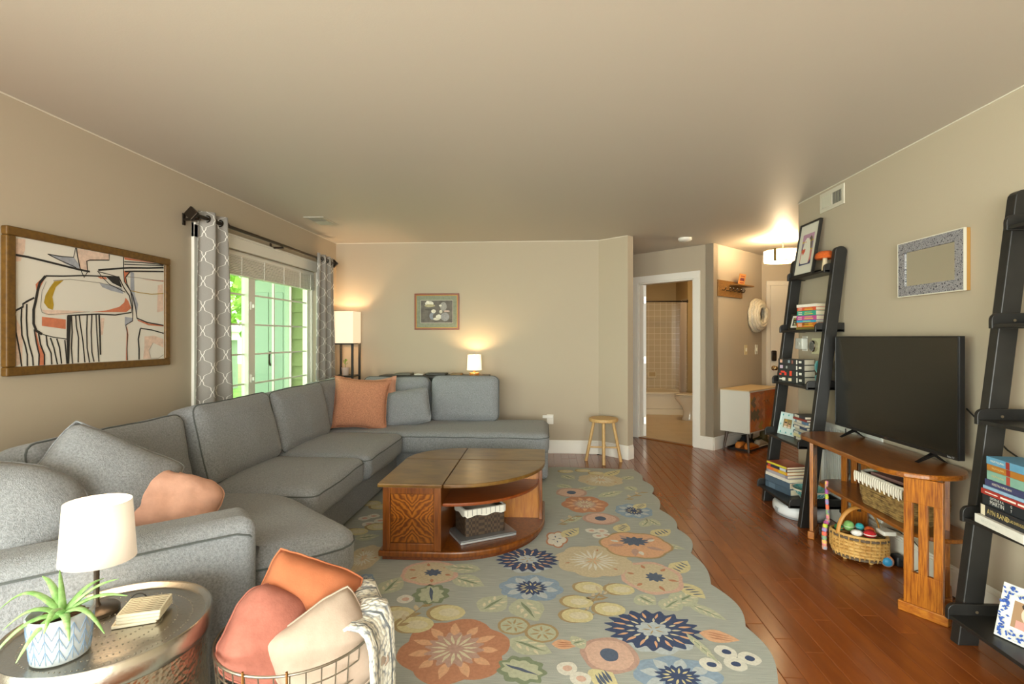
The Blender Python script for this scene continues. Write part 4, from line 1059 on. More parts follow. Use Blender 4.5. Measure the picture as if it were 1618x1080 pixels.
# near-left cabinet
g = G(); g.box(bx0, by0, .072, bx1, cy, .445); obj('cabinet', g, BODY, ct)
for b in ((bx0, .072, bx0 + .045, .445), (bx1 - .045, .072, bx1, .445), (bx0 + .045, .072, bx1 - .045, .115), (bx0 + .045, .405, bx1 - .045, .445)):
    g = G(); g.box(b[0], by0 - .014, b[1], b[2], by0, b[3]); obj('face_frame', g, BODY, ct, bevel=.003)
STAR, N, L, bs_ = nodes_mat('starburst_veneer', .3)
tc = N.new('ShaderNodeTexCoord'); sp = N.new('ShaderNodeSeparateXYZ'); L.new(tc.outputs['Object'], sp.inputs[0])
ax_ = math_n(N, L, 'ABSOLUTE', sp.outputs[0]); az_ = math_n(N, L, 'ABSOLUTE', sp.outputs[2])
nz = N.new('ShaderNodeTexNoise'); nz.inputs['Scale'].default_value = 14; cmb = N.new('ShaderNodeCombineXYZ'); L.new(ax_, cmb.inputs[0]); L.new(az_, cmb.inputs[2]); L.new(cmb.outputs[0], nz.inputs['Vector'])
v_ = math_n(N, L, 'ADD', math_n(N, L, 'MULTIPLY', math_n(N, L, 'SUBTRACT', ax_, az_), 190.0), math_n(N, L, 'MULTIPLY', nz.outputs['Fac'], 22.0))
sn = math_n(N, L, 'MULTIPLY_ADD', math_n(N, L, 'SINE', v_), .5, .5)
rp = N.new('ShaderNodeValToRGB'); rp.color_ramp.elements[0].color = lin('#5c2d08'); rp.color_ramp.elements[1].color = lin('#8f5415'); L.new(sn, rp.inputs[0])
sg = math_n(N, L, 'MULTIPLY_ADD', math_n(N, L, 'GREATER_THAN', sp.outputs[2], 0.0), .22, .86)
vm = N.new('ShaderNodeVectorMath'); vm.operation = 'SCALE'; L.new(rp.outputs[0], vm.inputs[0]); L.new(sg, vm.inputs['Scale']); L.new(vm.outputs[0], bs_.inputs['Base Color'])
pcx, pcz = (bx0 + bx1) / 2, .26
for sx in (-1, 1):
    for sz in (-1, 1):
        hw, hh = (bx1 - bx0) / 2 - .047, .143
        g = G(); g.box(min(0, sx * hw), -.004, min(0, sz * hh), max(0, sx * hw), 0, max(0, sz * hh)); o = obj('veneer_panel', g, STAR, ct, world=False); o.location = V((pcx, by0, pcz)) - ct.location
# partition walls, shelf, right end
g = G(); g.box(cx, cy, .072, xb - .03, yb - .03, .445); obj('cabinet', g, BODY, ct)
fl2 = inset([(cx, cy), (cx, yb)] + arcFL[1:-1] + [(xa, cy)], .03)
g = G(); g.prism(fl2, .072, .445); obj('cabinet', g, BODY, ct)
g = G(); g.box(cx - .012, cy - .012, .072, xb - .03, cy, .445); obj('back_panel', g, mat('#8a4d12', .35, c2='#aa6d22', vs=8, st=(8, 8, .8)), ct)
g = G(); g.box(xb - .045, cy - .045, .072, xb - .02, cy, .445); obj('post', g, BODY, ct, bevel=.003)
sh_ = [(cx - .012, cy - .012), (cx - .012, ya + .05)] + [(cx - .012 + (xb - .03 - cx) * math.sin(a), cy - (cy - ya - .05) * math.cos(a)) for a in [PI / 2 * i / 18 for i in range(1, 18)]] + [(xb - .045, cy - .012)]
g = G(); g.prism(sh_, .322, .342); obj('shelf', g, mat('#6d2f0c', .3, c2='#8a4414', vs=8, st=(1, 8, 8), coat=.3), ct, bevel=.005)
# thin book/laptop box and lidded basket on the lower deck
MBk = T(-.40, 3.27, 0) @ RZ(.52)
t = thing('laptop', 'flat silver laptop under the basket on the coffee table shelf', 'laptop', (-.40, 3.27, .074))
g = G(); g.soft(rrect(-.19, -.125, .19, .125, .012), .073, .085, .003); g.X(MBk); obj('body', g, mat('#b9bdc2', .35, .5), t, smooth=40)
g = G(); g.soft(rrect(-.19, -.125, .19, .125, .012), .0865, .096, .003); g.X(MBk); obj('lid', g, mat('#8f9296', .3, .6), t, smooth=40)
t = thing('woven_basket', 'dark woven lidless basket with white striped liner in the coffee table', 'basket', (-.41, 3.28, .097))
MBk2 = T(-.415, 3.285, .0) @ RZ(.52)
WEAVE, N, L, bs_ = nodes_mat('dark_weave', .6)
tc = N.new('ShaderNodeTexCoord'); ck = N.new('ShaderNodeTexChecker'); ck.inputs['Scale'].default_value = 55; L.new(tc.outputs['Object'], ck.inputs['Vector']); ck.inputs['Color1'].default_value = lin('#2e2219'); ck.inputs['Color2'].default_value = lin('#4a3a2b'); L.new(ck.outputs[0], bs_.inputs['Base Color'])
g = G(); o = rrect(-.135, -.095, .135, .095, .015); o2 = rrect(-.128, -.088, .128, .088, .012)
g.loops([[(x, y, .097) for x, y in o], [(x, y, .255) for x, y in o], [(x, y, .255) for x, y in o2], [(x, y, .11) for x, y in o2]], cap=True); g.X(MBk2); obj('body', g, WEAVE, t)
LIN = mat('#d9d6cc', .9)
g = G(); o = rrect(-.142, -.102, .142, .102, .016, 4, .02); g.loops([[(x, y, .22 + .006 * math.sin(i * 1.1)) for i, (x, y) in enumerate(o)], [(x * 1.005, y * 1.005, .262) for x, y in o], [(x * .93, y * .9, .264) for x, y in o], [(x * .9, y * .88, .2) for x, y in o]], cap=False); g.X(MBk2); ln_ = obj('liner', g, LIN, t, smooth=50)
for i in range(9):
    g = G(); g.box(-.125 + i * .031, -.104, .225, -.122 + i * .031, -.1025, .262); g.X(MBk2); obj('stripe', g, mat('#8a8a86', .9), ln_)
g = G(); g.soft(rrect(-.12, -.08, .12, .08, .02), .2, .24, .015, .02); g.wob(.01, 14); g.X(MBk2); obj('folded_cloth', g, mat('#8b8579', .9), t, smooth=60)

# ================================================================ DRUM SIDE TABLE + lamp, plant, coasters
HAM, N, L, bs_ = nodes_mat('hammered_metal', .24)
bs_.inputs['Metallic'].default_value = 1; bs_.inputs['Base Color'].default_value = lin('#c2ad98')
tc = N.new('ShaderNodeTexCoord'); vo = N.new('ShaderNodeTexVoronoi'); vo.inputs['Scale'].default_value = 85; L.new(tc.outputs['Object'], vo.inputs['Vector'])
bp = N.new('ShaderNodeBump'); bp.inputs['Strength'].default_value = .55; bp.inputs['Distance'].default_value = .004; L.new(vo.outputs['Distance'], bp.inputs['Height']); L.new(bp.outputs[0], bs_.inputs['Normal'])
TX, TY, TZ = -1.235, 1.39, .50
t = thing('drum_table', 'round hammered metal drum side table beside the sofa arm', 'table', (TX, TY, 0))
g = G(); g.lathe([(.235, 0), (.240, .02), (.238, .05), (.243, .25), (.240, .44), (.243, .455)], 72, (TX, TY, 0), cap=False); obj('drum', g, HAM, t, smooth=60)
TRAY = mat('#b2ada3', .27, 1.0, bump=.12, bs=90)
g = G(); g.lathe([(.243, .455), (.250, .462), (.2515, .475), (.250, TZ + .012), (.246, TZ + .018), (.240, TZ + .014), (.234, TZ + .002), (.228, TZ), (.17, TZ), (.1, TZ - .0005), (.001, TZ - .0005)], 72, (TX, TY, 0), cap=False); tr_ = obj('tray_top', g, TRAY, t, smooth=50)
for k in range(5):
    g = G(); r = .045 + k * .038; n = int(r * 2 * PI / .013)
    for i in range(n):
        a = 2 * PI * i / n; g.lathe([(.0028, TZ - .0002), (.0022, TZ + .0008), (.0003, TZ + .001)], 5, (TX + r * math.cos(a), TY + r * math.sin(a), 0), cap=False)
    obj('dimple_ring', g, TRAY, tr_, smooth=60, kind='stuff')
# lamp
LX_, LY_ = -1.35, 1.465
t = thing('table_lamp', 'white oval table lamp on the metal drum table', 'lamp', (LX_, LY_, TZ))
g = G(); g.lathe([(.058, TZ), (.058, TZ + .010), (.052, TZ + .015), (.012, TZ + .02), (.0075, TZ + .03), (.0075, TZ + .15), (.012, TZ + .16), (.012, TZ + .19)], 32, (LX_, LY_, 0)); obj('base', g, mat('#5a5148', .3, .8), t, smooth=40)
g = G(); g.loops([[(LX_ + .005 + r * 1.06 * math.cos(a), LY_ + r * .96 * math.sin(a), z) for a in [2 * PI * i / 48 for i in range(48)]] for r, z in ((.094, TZ + .16), (.083, TZ + .335))], cap=False); sh = obj('shade', g, shade_mat('#d6cbbd', .26, '#ffedd0'), t, smooth=60)
sh.modifiers.new('thick', 'SOLIDIFY').thickness = .0015
bulb(t, (LX_ + .01, LY_, TZ + .235), .03, 2.2, (1, .80, .55), .02)
# potted aloe
PX_, PY_ = -1.262, 1.262
t = thing('potted_aloe', 'green aloe in a white pot with blue zigzag lines on the drum table', 'plant', (PX_, PY_, TZ))
g = G(); g.lathe([(.056, TZ), (.061, TZ + .004), (.070, TZ + .108), (.071, TZ + .115), (.067, TZ + .117), (.064, TZ + .10)], 48, (PX_, PY_, 0)); pot = obj('pot', g, mat('#b7c0c6', .35), t, smooth=40)
def onpot(a, z): r = .0613 + (.070 - .061) * (z - .004) / .104 + .0006; return V((PX_ + r * math.cos(a), PY_ + r * math.sin(a), TZ + z))
BLU = mat('#7d9bbb', .4)
nseg = 15
for k in range(nseg):
    a0 = 2 * PI * k / nseg; da_ = 2 * PI / nseg
    g = G()
    for rr in range(3):
        z0_ = .010 + rr * .030
        for sgn in (1, -1):
            g.tube([onpot(a0 + sgn * da_ * .5 * (1 - u), z0_ + .034 * u) for u in (0, .25, .5, .75, 1)], .0006, 4); g.tube([onpot(a0 + sgn * da_ * .5 * (1 - u) * .5, z0_ + .010 + .024 * u) for u in (0, .5, 1)], .0004, 4)
    g.tube([onpot(a0, .010), onpot(a0, .06), onpot(a0, .102)], .0007, 4)
    obj('zigzag_line', g, BLU, pot, kind='stuff')
g = G(); g.lathe([(.066, TZ + .098), (.04, TZ + .104), (.001, TZ + .102)], 24, (PX_, PY_, 0), cap=False); g.wob(.004, 60); obj('soil', g, mat('#6b4a33', .9, var=.5, vs=180, bump=.6, bs=220), t)
ALO = mat('#6f9e52', .45, c2='#9dc080', vs=60)
tips = [(-.155, -.02, -.01, .11), (-.085, -.125, -.10, .09), (.0, -.12, -.075, .06), (.145, -.035, -.05, .08), (.150, .03, .015, .05), (.10, .06, .045, .04), (-.11, .05, .05, .05), (-.03, .02, .085, .02), (.09, -.075, -.045, .05), (-.09, -.07, -.03, .07), (.03, .09, .03, .04), (.06, -.11, -.01, .07)]
for i, (dx_, dy_, dz_, arch) in enumerate(tips):
    o_ = V((PX_ + .012, PY_ - .005, TZ + .108)); tp = o_ + V((dx_, dy_, dz_ + .02)); pts = []; rs = []
    for j in range(11):
        u = j / 10; p = o_.lerp(tp, u); p.z += arch * .62 * math.sin(PI * min(1, u * .95)) * .8; pts.append(p); rs.append(.0115 * (1 - u) ** .7 + .0012)
    g = G(); g.tube(pts, rs, 8, flat=.45); obj('leaf', g, ALO, t, smooth=70)
# coasters with looped cord
MCo = T(-1.185, 1.452, 0) @ RZ(.30)
CO = mat('#d5cdb6', .6); COP = mat('#6f6545', .7)
for i in range(4):
    M = T(-1.185 - (.012 if i == 0 else 0), 1.452 - (.006 if i == 0 else 0), 0) @ RZ(.30 + (.12 if i == 0 else .02 * i))
    t = thing('coaster', ('bottom coaster of the stack, turned slightly out, on the drum table', 'second coaster from the bottom of the drum table stack', 'third coaster from the bottom of the drum table stack', 'top coaster with zigzag print on the drum table stack')[i], 'coaster', (-1.185, 1.452, TZ + i * .009), group='coasters on the drum table')
    g = G(); g.soft(rrect(-.055, -.052, .055, .052, .004), TZ + .001 + i * .009, TZ + .0095 + i * .009, .0015); g.X(M); obj('tile', g, CO, t, smooth=40)
    g = G(); zt_ = TZ + .0098 + i * .009
    for a in range(9):
        g.mi = 0; b0 = g.stroke([(-.05 + q * .0125, -.045 + a * .011 + (.005 if q % 2 else 0)) for q in range(9)], .0034, zt_)
    g.X(M); obj('zigzag_print', g, COP, t, kind='stuff')
t = thing('cord_loop', 'thin black cord loop behind the coaster stack', 'cord', (-1.225, 1.51, TZ))
g = G(); g.tube([(-1.245 + .03 * math.cos(a), 1.50 + .006 * math.sin(a), TZ + .012 + .028 * max(0, math.sin(a))) for a in [PI * i / 14 for i in range(15)]] , .002, 5); obj('loop', g, BLACK, t, smooth=60)
g = G(); g.lathe([(.006, TZ), (.008, TZ + .004), (.004, TZ + .009)], 10, (-1.245 - .03, 1.50, 0)); obj('bead', g, BLACK, t, smooth=60)

# ================================================================ WIRE BASKET with pillows and throw
WX, WY, WR, WH = -.765, 1.56, .235, .42
t = thing('wire_basket', 'round galvanised wire basket holding pillows in the foreground', 'basket', (WX, WY, 0))
WIRE = mat('#8d8578', .35, .9)
def ring(r, z, th, nm):
    g = G(); g.tube([(WX + r * math.cos(a), WY + r * math.sin(a), z) for a in [2 * PI * i / 56 for i in range(56)]], th, 6, closed=True); obj(nm, g, WIRE, t, smooth=60)
def br_(z): return WR - .045 + .045 * (z / WH) ** .8
ring(WR, WH, .0042, 'rim')
for z in (.03, .09, .15, .21, .27, .33, .378): ring(br_(z), z, .0022, 'hoop')
for i in range(36):
    a = 2 * PI * i / 36
    g = G(); g.tube([(WX + br_(z) * math.cos(a), WY + br_(z) * math.sin(a), z) for z in (.015, .1, .2, .3, WH)], .002, 5); obj('upright_wire', g, WIRE, t, smooth=60)
g = G(); g.lathe([(.001, .016), (br_(.016), .016), (br_(.016), .019), (.001, .019)], 40, (WX, WY, 0), cap=False); obj('bottom', g, WIRE, t)
for a in (-1.25, -1.75):
    g = G(); g.tube([(WX + (WR + .004) * math.cos(a), WY + (WR + .004) * math.sin(a), z) for z in (WH + .012, WH - .02, WH - .05)], .0035, 6); obj('brass_clip', g, mat('#b8874f', .3, 1), t, smooth=60)
ROSE = mat('#9f6153', .95, var=.08, vs=40, bump=.3, bs=140); RUST = mat('#a8623f', .9, var=.06, vs=24, bump=.15, bs=200); TAUPE = mat('#a69384', .9, var=.05, vs=30, bump=.15, bs=200)
throw('throw_pillow', 'dusty pink pillow at the left in the wire basket', .27, .27, .21, T(-.850, 1.535, .40) @ RZ(.9) @ RX(-.5) @ RY(.78), ROSE, 31, wr=.012, k=.0, rc=.4)
throw('throw_pillow', 'rust orange pillow standing tallest in the wire basket', .31, .30, .18, T(-.80, 1.645, .435) @ RZ(.25) @ RX(-.35) @ RY(.40), RUST, 32, wr=.008, k=.02, rc=.10)
throw('throw_pillow', 'beige pillow at the front right in the wire basket', .29, .28, .15, T(-.655, 1.51, .375) @ RZ(.45) @ RX(-.45) @ RY(-.45), TAUPE, 33, wr=.008, k=.02, rc=.15)
KN, N, L, bs_ = nodes_mat('knit_wool', .95)
uvn = N.new('ShaderNodeUVMap'); wv = N.new('ShaderNodeTexVoronoi'); mp = N.new('ShaderNodeMapping'); mp.inputs['Scale'].default_value = (95, 62, 1); L.new(uvn.outputs[0], mp.inputs[0]); L.new(mp.outputs[0], wv.inputs['Vector']); wv.inputs['Scale'].default_value = 1
rp = N.new('ShaderNodeValToRGB'); rp.color_ramp.elements[0].color = lin('#dedbd0'); rp.color_ramp.elements[1].color = lin('#8e9296'); rp.color_ramp.elements[0].position = .48; rp.color_ramp.elements[1].position = .78; L.new(wv.outputs['Distance'], rp.inputs[0])
sp = N.new('ShaderNodeSeparateXYZ'); L.new(uvn.outputs[0], sp.inputs[0])
st1 = math_n(N, L, 'LESS_THAN', math_n(N, L, 'ABSOLUTE', math_n(N, L, 'SUBTRACT', math_n(N, L, 'PINGPONG', sp.outputs[0], .075), .035)), .0035)
mx = N.new('ShaderNodeMix'); mx.data_type = 'RGBA'; L.new(st1, mx.inputs['Factor']); L.new(rp.outputs[0], mx.inputs['A']); mx.inputs['B'].default_value = lin('#6f757b'); L.new(mx.outputs['Result'], bs_.inputs['Base Color'])
bp = N.new('ShaderNodeBump'); bp.inputs['Strength'].default_value = .9; bp.inputs['Distance'].default_value = .005; bp.invert = True; L.new(wv.outputs['Distance'], bp.inputs['Height']); L.new(bp.outputs[0], bs_.inputs['Normal'])
t = thing('knit_throw', 'white and grey knitted throw hanging over the wire basket rim', 'blanket', (WX + .2, WY + .1, 0))
prof = [(.10, .33), (.115, .39), (.14, .435), (.18, .46), (.225, .462), (.255, .45), (.275, .41), (.283, .30), (.284, .22), (.288, .14), (.296, .06), (.31, .016)]
g = G(); g.uv = []; nu = 44; vs = []
ln_c = [0]
for i in range(1, len(prof)): ln_c.append(ln_c[-1] + math.hypot(prof[i][0] - prof[i - 1][0], prof[i][1] - prof[i - 1][1]))
for j, (r, z) in enumerate(prof):
    for i in range(nu + 1):
        f = i / nu; a = math.radians(-22 + 150 * f); k = .012 * math.sin(f * 26 + j * .25) + .010 * noise.noise(V((f * 6, j * .4, 2)))
        fall = 1.0 if f < .45 else max(0.0, 1 - (f - .45) * 1.2)
        zz = z if j < 6 else .44 - (.44 - z) * fall
        zz += (.02 * math.sin(f * PI) if 1 < j < 6 else 0) + (k * .6 if j < 7 else 0)
        vs.append(V((WX + (r + k) * math.cos(a), WY + (r + k) * math.sin(a), max(.014, zz)))); g.uv.append((f * .62, ln_c[j]))
g.add(vs, [(j * (nu + 1) + i, j * (nu + 1) + i + 1, (j + 1) * (nu + 1) + i + 1, (j + 1) * (nu + 1) + i) for j in range(len(prof) - 1) for i in range(nu)])
o = obj('knit_cloth', g, KN, t, smooth=80); so = o.modifiers.new('thick', 'SOLIDIFY'); so.thickness = .009; so.offset = 1
for i in range(14):
    a = math.radians(-22 + 60 * i / 13); g = G(); p0 = V((WX + .312 * math.cos(a), WY + .312 * math.sin(a), .03)); g.tube([p0, p0 + V((.02 * math.cos(a), .02 * math.sin(a), -.010)), p0 + V((.05 * math.cos(a), .05 * math.sin(a), -.0155))], .0035, 5); obj('fringe', g, mat('#d9d6cb', .95), t)
# ================================================================ HALL
def hb(name, b, m, p, bev=.002, M=MH):
    g = G(); g.box(*b); g.X(M); return obj(name, g, m, p, bevel=bev)
# pendant drum light
HX, HY = 2.665, 5.91
t = thing('hall_ceiling_light', 'warm glowing drum light hanging from the hall ceiling', 'lamp', (HX, HY, ZC))
g = G(); g.lathe([(.065, ZC), (.065, ZC - .012), (.02, ZC - .02), (.008, ZC - .022), (.008, ZC - .12)], 24, (HX, HY, 0)); obj('canopy', g, NICKEL, t, smooth=40)
g = G(); n = 40; g.loops([[(HX + .195 * math.cos(2 * PI * i / n), HY + .195 * math.sin(2 * PI * i / n), z) for i in range(n)] for z in (2.175, 2.30)], cap=False); sh = obj('shade', g, shade_mat('#fff0d4', 5.0, '#ffe2b0'), t, smooth=60)
g = G(); g.lathe([(.193, 2.178), (.1, 2.172), (.001, 2.17)], 40, (HX, HY, 0), cap=False); obj('diffuser', g, shade_mat('#fff4de', 11.0, '#ffe2b0'), t, smooth=60)
for z in (2.175, 2.30):
    g = G(); g.tube([(HX + .196 * math.cos(2 * PI * i / n), HY + .196 * math.sin(2 * PI * i / n), z) for i in range(n)], .004, 6, closed=True); obj('rim', g, mat('#a08a5c', .3, 1), t, smooth=60)
for k in range(3):
    a = 2.0 + k * 2 * PI / 3 + 1.9; g = G(); g.box(-.012, -.004, 2.17, .012, .004, 2.305); g.X(T(HX + .199 * math.cos(a), HY + .199 * math.sin(a), 0) @ RZ(a + PI / 2)); obj('strap', g, mat('#a08a5c', .3, 1), t)
l = bpy.data.lights.new('bulb_light', 'POINT'); l.energy = 34; l.color = (1, .76, .46); l.shadow_soft_size = .06
o = bpy.data.objects.new('bulb_light', l); C.objects.link(o); o.parent = t; o.location = (0, 0, -.09)

# hook rack with little shelf
t = thing('hook_rack', 'wooden hook rack with a small shelf on the hall wall', 'rack', MH @ V((.4, 0, 1.9)))
RW = mat('#7a5326', .5, c2='#94682f', vs=14, st=(2, 2, 6))
hb('backboard', (.085, -.018, 1.823, .715, 0, 2.018), RW, t)
hb('shelf', (.36, -.13, 1.965, .80, -.018, 1.98), RW, t)
for s_ in (.17, .28, .37, .47, .58, .68):
    g = G(); g.tube([(s_, -.018, 1.90), (s_, -.05, 1.895), (s_, -.062, 1.905), (s_, -.065, 1.925)], .005, 6); g.X(MH); h_ = obj('hook', g, BRONZE, t, smooth=60)
    g = G(); g.lathe([(.001, -.007), (.006, -.004), (.007, 0), (.006, .004), (.001, .007)], 8); g.X(MH @ T(s_, -.066, 1.928)); obj('tip', g, CHROME, h_, smooth=60)
t = thing('greeting_card', 'small orange card standing on the hook rack shelf', 'card', MH @ V((.55, -.08, 1.98)))
g = G(); g.box(-.085, -.002, 0, .085, .002, .135); g.X(MH @ T(.55, -.075, 1.981) @ RX(.18)); obj('board', g, mat('#d98f4a', .6, c2='#e0a45e', vs=20), t)
for i, (z0_, z1_, hx) in enumerate(((.10, .112, '#b0533a'), (.05, .085, '#8c4a52'), (.02, .032, '#b0533a'))):
    g = G(); g.poly([(-.06, -.0025, z0_), (.06, -.0025, z0_), (.05, -.0025, z1_), (-.05, -.0025, z1_)]); g.X(MH @ T(.55, -.075, 1.981) @ RX(.18)); obj('print_band', g, mat(hx, .7), t)
# rolled paper wreath
t = thing('paper_wreath', 'round wreath of rolled paper on the hall wall', 'wreath', MH @ V((1.10, 0, 1.62)), PI / 4)
for k, (r, y, th, hx) in enumerate(((.205, -.026, .02, '#c9bb9c'), (.195, -.055, .02, '#b5aea0'), (.175, -.085, .02, '#d6cab0'), (.145, -.10, .022, '#ddd1b8'), (.115, -.10, .022, '#d2c6ac'), (.16, -.045, .02, '#bcb09a'))):
    g = G(); g.tube([(1.10 + r * math.cos(a), y + .005 * math.sin(9 * a), 1.62 + r * math.sin(a)) for a in [2 * PI * i / 48 for i in range(48)]], th, 8, closed=True); g.wob(.004, 40); g.X(MH); obj('paper_coil', g, mat(hx, .8, c2='#efe6d3', vs=70, st=(1, 1, 3)), t, smooth=60)
# switches
for nm, lb, s_, hx in (('thermostat', 'beige thermostat on the hall wall under the wreath', .84, '#d2c295'), ('light_switch', 'white light switch nearest the entry door', 1.155, '#e3dccb')):
    t = thing(nm, lb, 'switch', MH @ V((s_, 0, 1.17)))
    hb('plate', (s_ - .04, -.008, 1.108, s_ + .04, 0, 1.235), mat(hx, .4), t, .004)
    hb('toggle', (s_ - .012, -.016, 1.15, s_ + .012, -.008, 1.195), mat('#efe8d4', .4), t, .002)
# shoe cabinet
t = thing('shoe_cabinet', 'white cabinet with orange patchwork doors against the hall wall', 'cabinet', MH @ V((.53, -.19, 0)))
CW = mat('#dcd8ce', .45); s0, s1, y0_, y1_, z0_, z1_ = .13, .94, -.365, -.015, .225, .71
hb('body', (s0, y0_ + .02, z0_, s1, y1_, z1_), CW, t, .004)
for b in ((s0, y0_, z0_, s0 + .014, y0_ + .02, z1_), (s1 - .014, y0_, z0_, s1, y0_ + .02, z1_), (s0, y0_, z0_, s1, y0_ + .02, z0_ + .014), (s0, y0_, z1_ - .014, s1, y0_ + .02, z1_)): hb('edge_rail', b, CW, t)
hb('top', (s0 - .003, y0_ - .003, z1_, s1 + .003, y1_, z1_ + .012), mat('#d8bb8c', .45), t, .003)
mid = (s0 + s1) / 2
DC = ['#b5714a', '#c07a55', '#8d6a4c', '#6d6450', '#a88a3c', '#b86a38', '#c98a5e', '#7d5b4a']
for a_, b_, sd in ((s0 + .015, mid - .004, 1), (mid + .004, s1 - .015, 2)):
    dr = hb('door', (a_, y0_ - .004, z0_ + .016, b_, y0_ + .015, z1_ - .016), mat('#bd7547' if sd == 1 else '#b8611f', .5), t)
    rd = random.Random(sd * 5); W_ = (b_ - a_) / 4; H_ = (z1_ - z0_ - .04) / 6
    for i in range(5):
        for j in range(-1, 6):
            cs, cz_ = a_ + W_ * i, z0_ + .02 + H_ * (j + (1 if i % 2 else .0)) + H_ * .5
            pts = [(cs, cz_ - H_), (cs + W_, cz_), (cs, cz_ + H_), (cs - W_, cz_)] if (i + j) % 2 == 0 else None
            if not pts: continue
            lo, hi = z0_ + .018, z1_ - .018
            pts = [(min(max(x, a_ + .001), b_ - .001), min(max(z, lo), hi)) for x, z in pts]
            dist = abs(i - 1.2) + abs(j - 1.8)
            hx = rd.choice(['#6d6450', '#7a6a58', '#5f5a4a']) if (dist < 1.6 and sd == 1) else rd.choice(['#c08a68', '#b06a48', '#a88a3c', '#9c6a50', '#c4763e'] if sd == 1 else ['#c06a24', '#b8571e', '#c98f34', '#a8622c'])
            if abs((pts[1][0] - pts[3][0]) * (pts[2][1] - pts[0][1])) < 1e-5: continue
            g = G(); g.poly([(x, y0_ - .0046 - .00002 * (i * 7 + j), z) for x, z in pts]); g.X(MH); obj('diamond', g, mat(hx, .5, var=.12, vs=60), dr)
    ks = mid - .035 if sd == 1 else mid + .035
    g = G(); g.lathe([(.005, 0), (.004, .012), (.010, .018), (.011, .024), (.001, .028)], 12); g.X(MH @ T(ks, y0_ - .004, z1_ - .13) @ RX(PI / 2)); obj('knob', g, CHROME, dr, smooth=50)
for s_, q in ((s0 + .06, -1), (s1 - .06, 1)):
    for y, q2_ in ((y0_ + .05, -1), (y1_ - .06, 1)):
        g = G(); g.cyl((s_ + q * .035, y + q2_ * .03, 0.001), (s_, y, z0_), .011, .018, 10); g.X(MH); obj('leg', g, mat('#4a3a30', .4), t, smooth=40)
# boot tray and shoes
t = thing('boot_tray', 'black boot tray on the floor under the white cabinet', 'tray', MH @ V((.6, -.2, 0)))
g = G(); o = rrect(.21, -.335, .89, -.05, .03); o2 = rrect(.22, -.325, .88, -.06, .025)
g.loops([[(x, y, .002) for x, y in o], [(x, y, .022) for x, y in o], [(x, y, .022) for x, y in o2], [(x, y, .006) for x, y in o2]]); g.X(MH); obj('pan', g, BLACK, t, smooth=30)
g = G(); g.tube([(x, y, .023) for x, y in rrect(.215, -.33, .885, -.055, .028)], .003, 5, closed=True); g.X(MH); obj('lip', g, BLACK, t, smooth=60)
def shoe(name, label, s_, y, hx, sole, L_=.26, hgt=.10, boot=0.0, rz=0.0):
    t = thing(name, label, 'shoe', MH @ V((s_, y, .007)))
    M = MH @ T(s_, y, .0075) @ RZ(rz)
    prof = [(-.5, .030, .055), (-.42, .038, .085), (-.25, .040, hgt), (-.05, .038, hgt * .92), (.12, .042, hgt * .7), (.3, .046, hgt * .55), (.43, .038, hgt * .42), (.5, .016, hgt * .25)]
    g = G(); g.loops([[(x * L_, w_ * math.cos(a) * (1 if abs(math.sin(a)) < .95 else .8), .018 + (h_ - .018) * (.5 + .5 * math.sin(a))) for a in [2 * PI * i / 14 for i in range(14)]] for x, w_, h_ in prof]); g.X(M); obj('upper', g, mat(hx, .6), t, smooth=60)
    so_ = [(x * L_ * 1.03, w_ * 1.05) for x, w_, h_ in prof] + [(x * L_ * 1.03, -w_ * 1.05) for x, w_, h_ in prof[::-1]]
    g = G(); g.prism(so_, 0, .02); g.X(M); obj('sole', g, mat(sole, .7), t, bevel=.003)
    if boot:
        g = G(); g.lathe([(.042, .07), (.045, .10), (.046, boot), (.040, boot), (.038, .1)], 14, (-.26 * L_, 0, 0)); g.X(M); obj('shaft', g, mat(hx, .6), t, smooth=60)
    else:
        g = G(); g.prism(ell(.055, .026, 14, -.24 * L_, 0), hgt * .97, hgt * 1.005); g.X(M); obj('opening', g, mat('#2a2118', .9), t)
shoe('clog', 'orange clog under the front of the white cabinet', .37, -.285, '#c9772a', '#b5651f', .26, .095)
shoe('clog', 'orange clog under the back of the white cabinet', .36, -.18, '#c9772a', '#b5651f', .26, .095)
shoe('loafer', 'grey loafer at the front of the boot tray', .62, -.285, '#a99c88', '#d8cdb8', .27, .10)
shoe('sneaker', 'black sneaker at the back of the boot tray', .60, -.12, '#23262a', '#1a1a1a', .27, .12)
shoe('ankle_boot', 'olive ankle boot at the right end of the boot tray', .79, -.20, '#54481f', '#26221a', .20, .11, .17, 1.4)

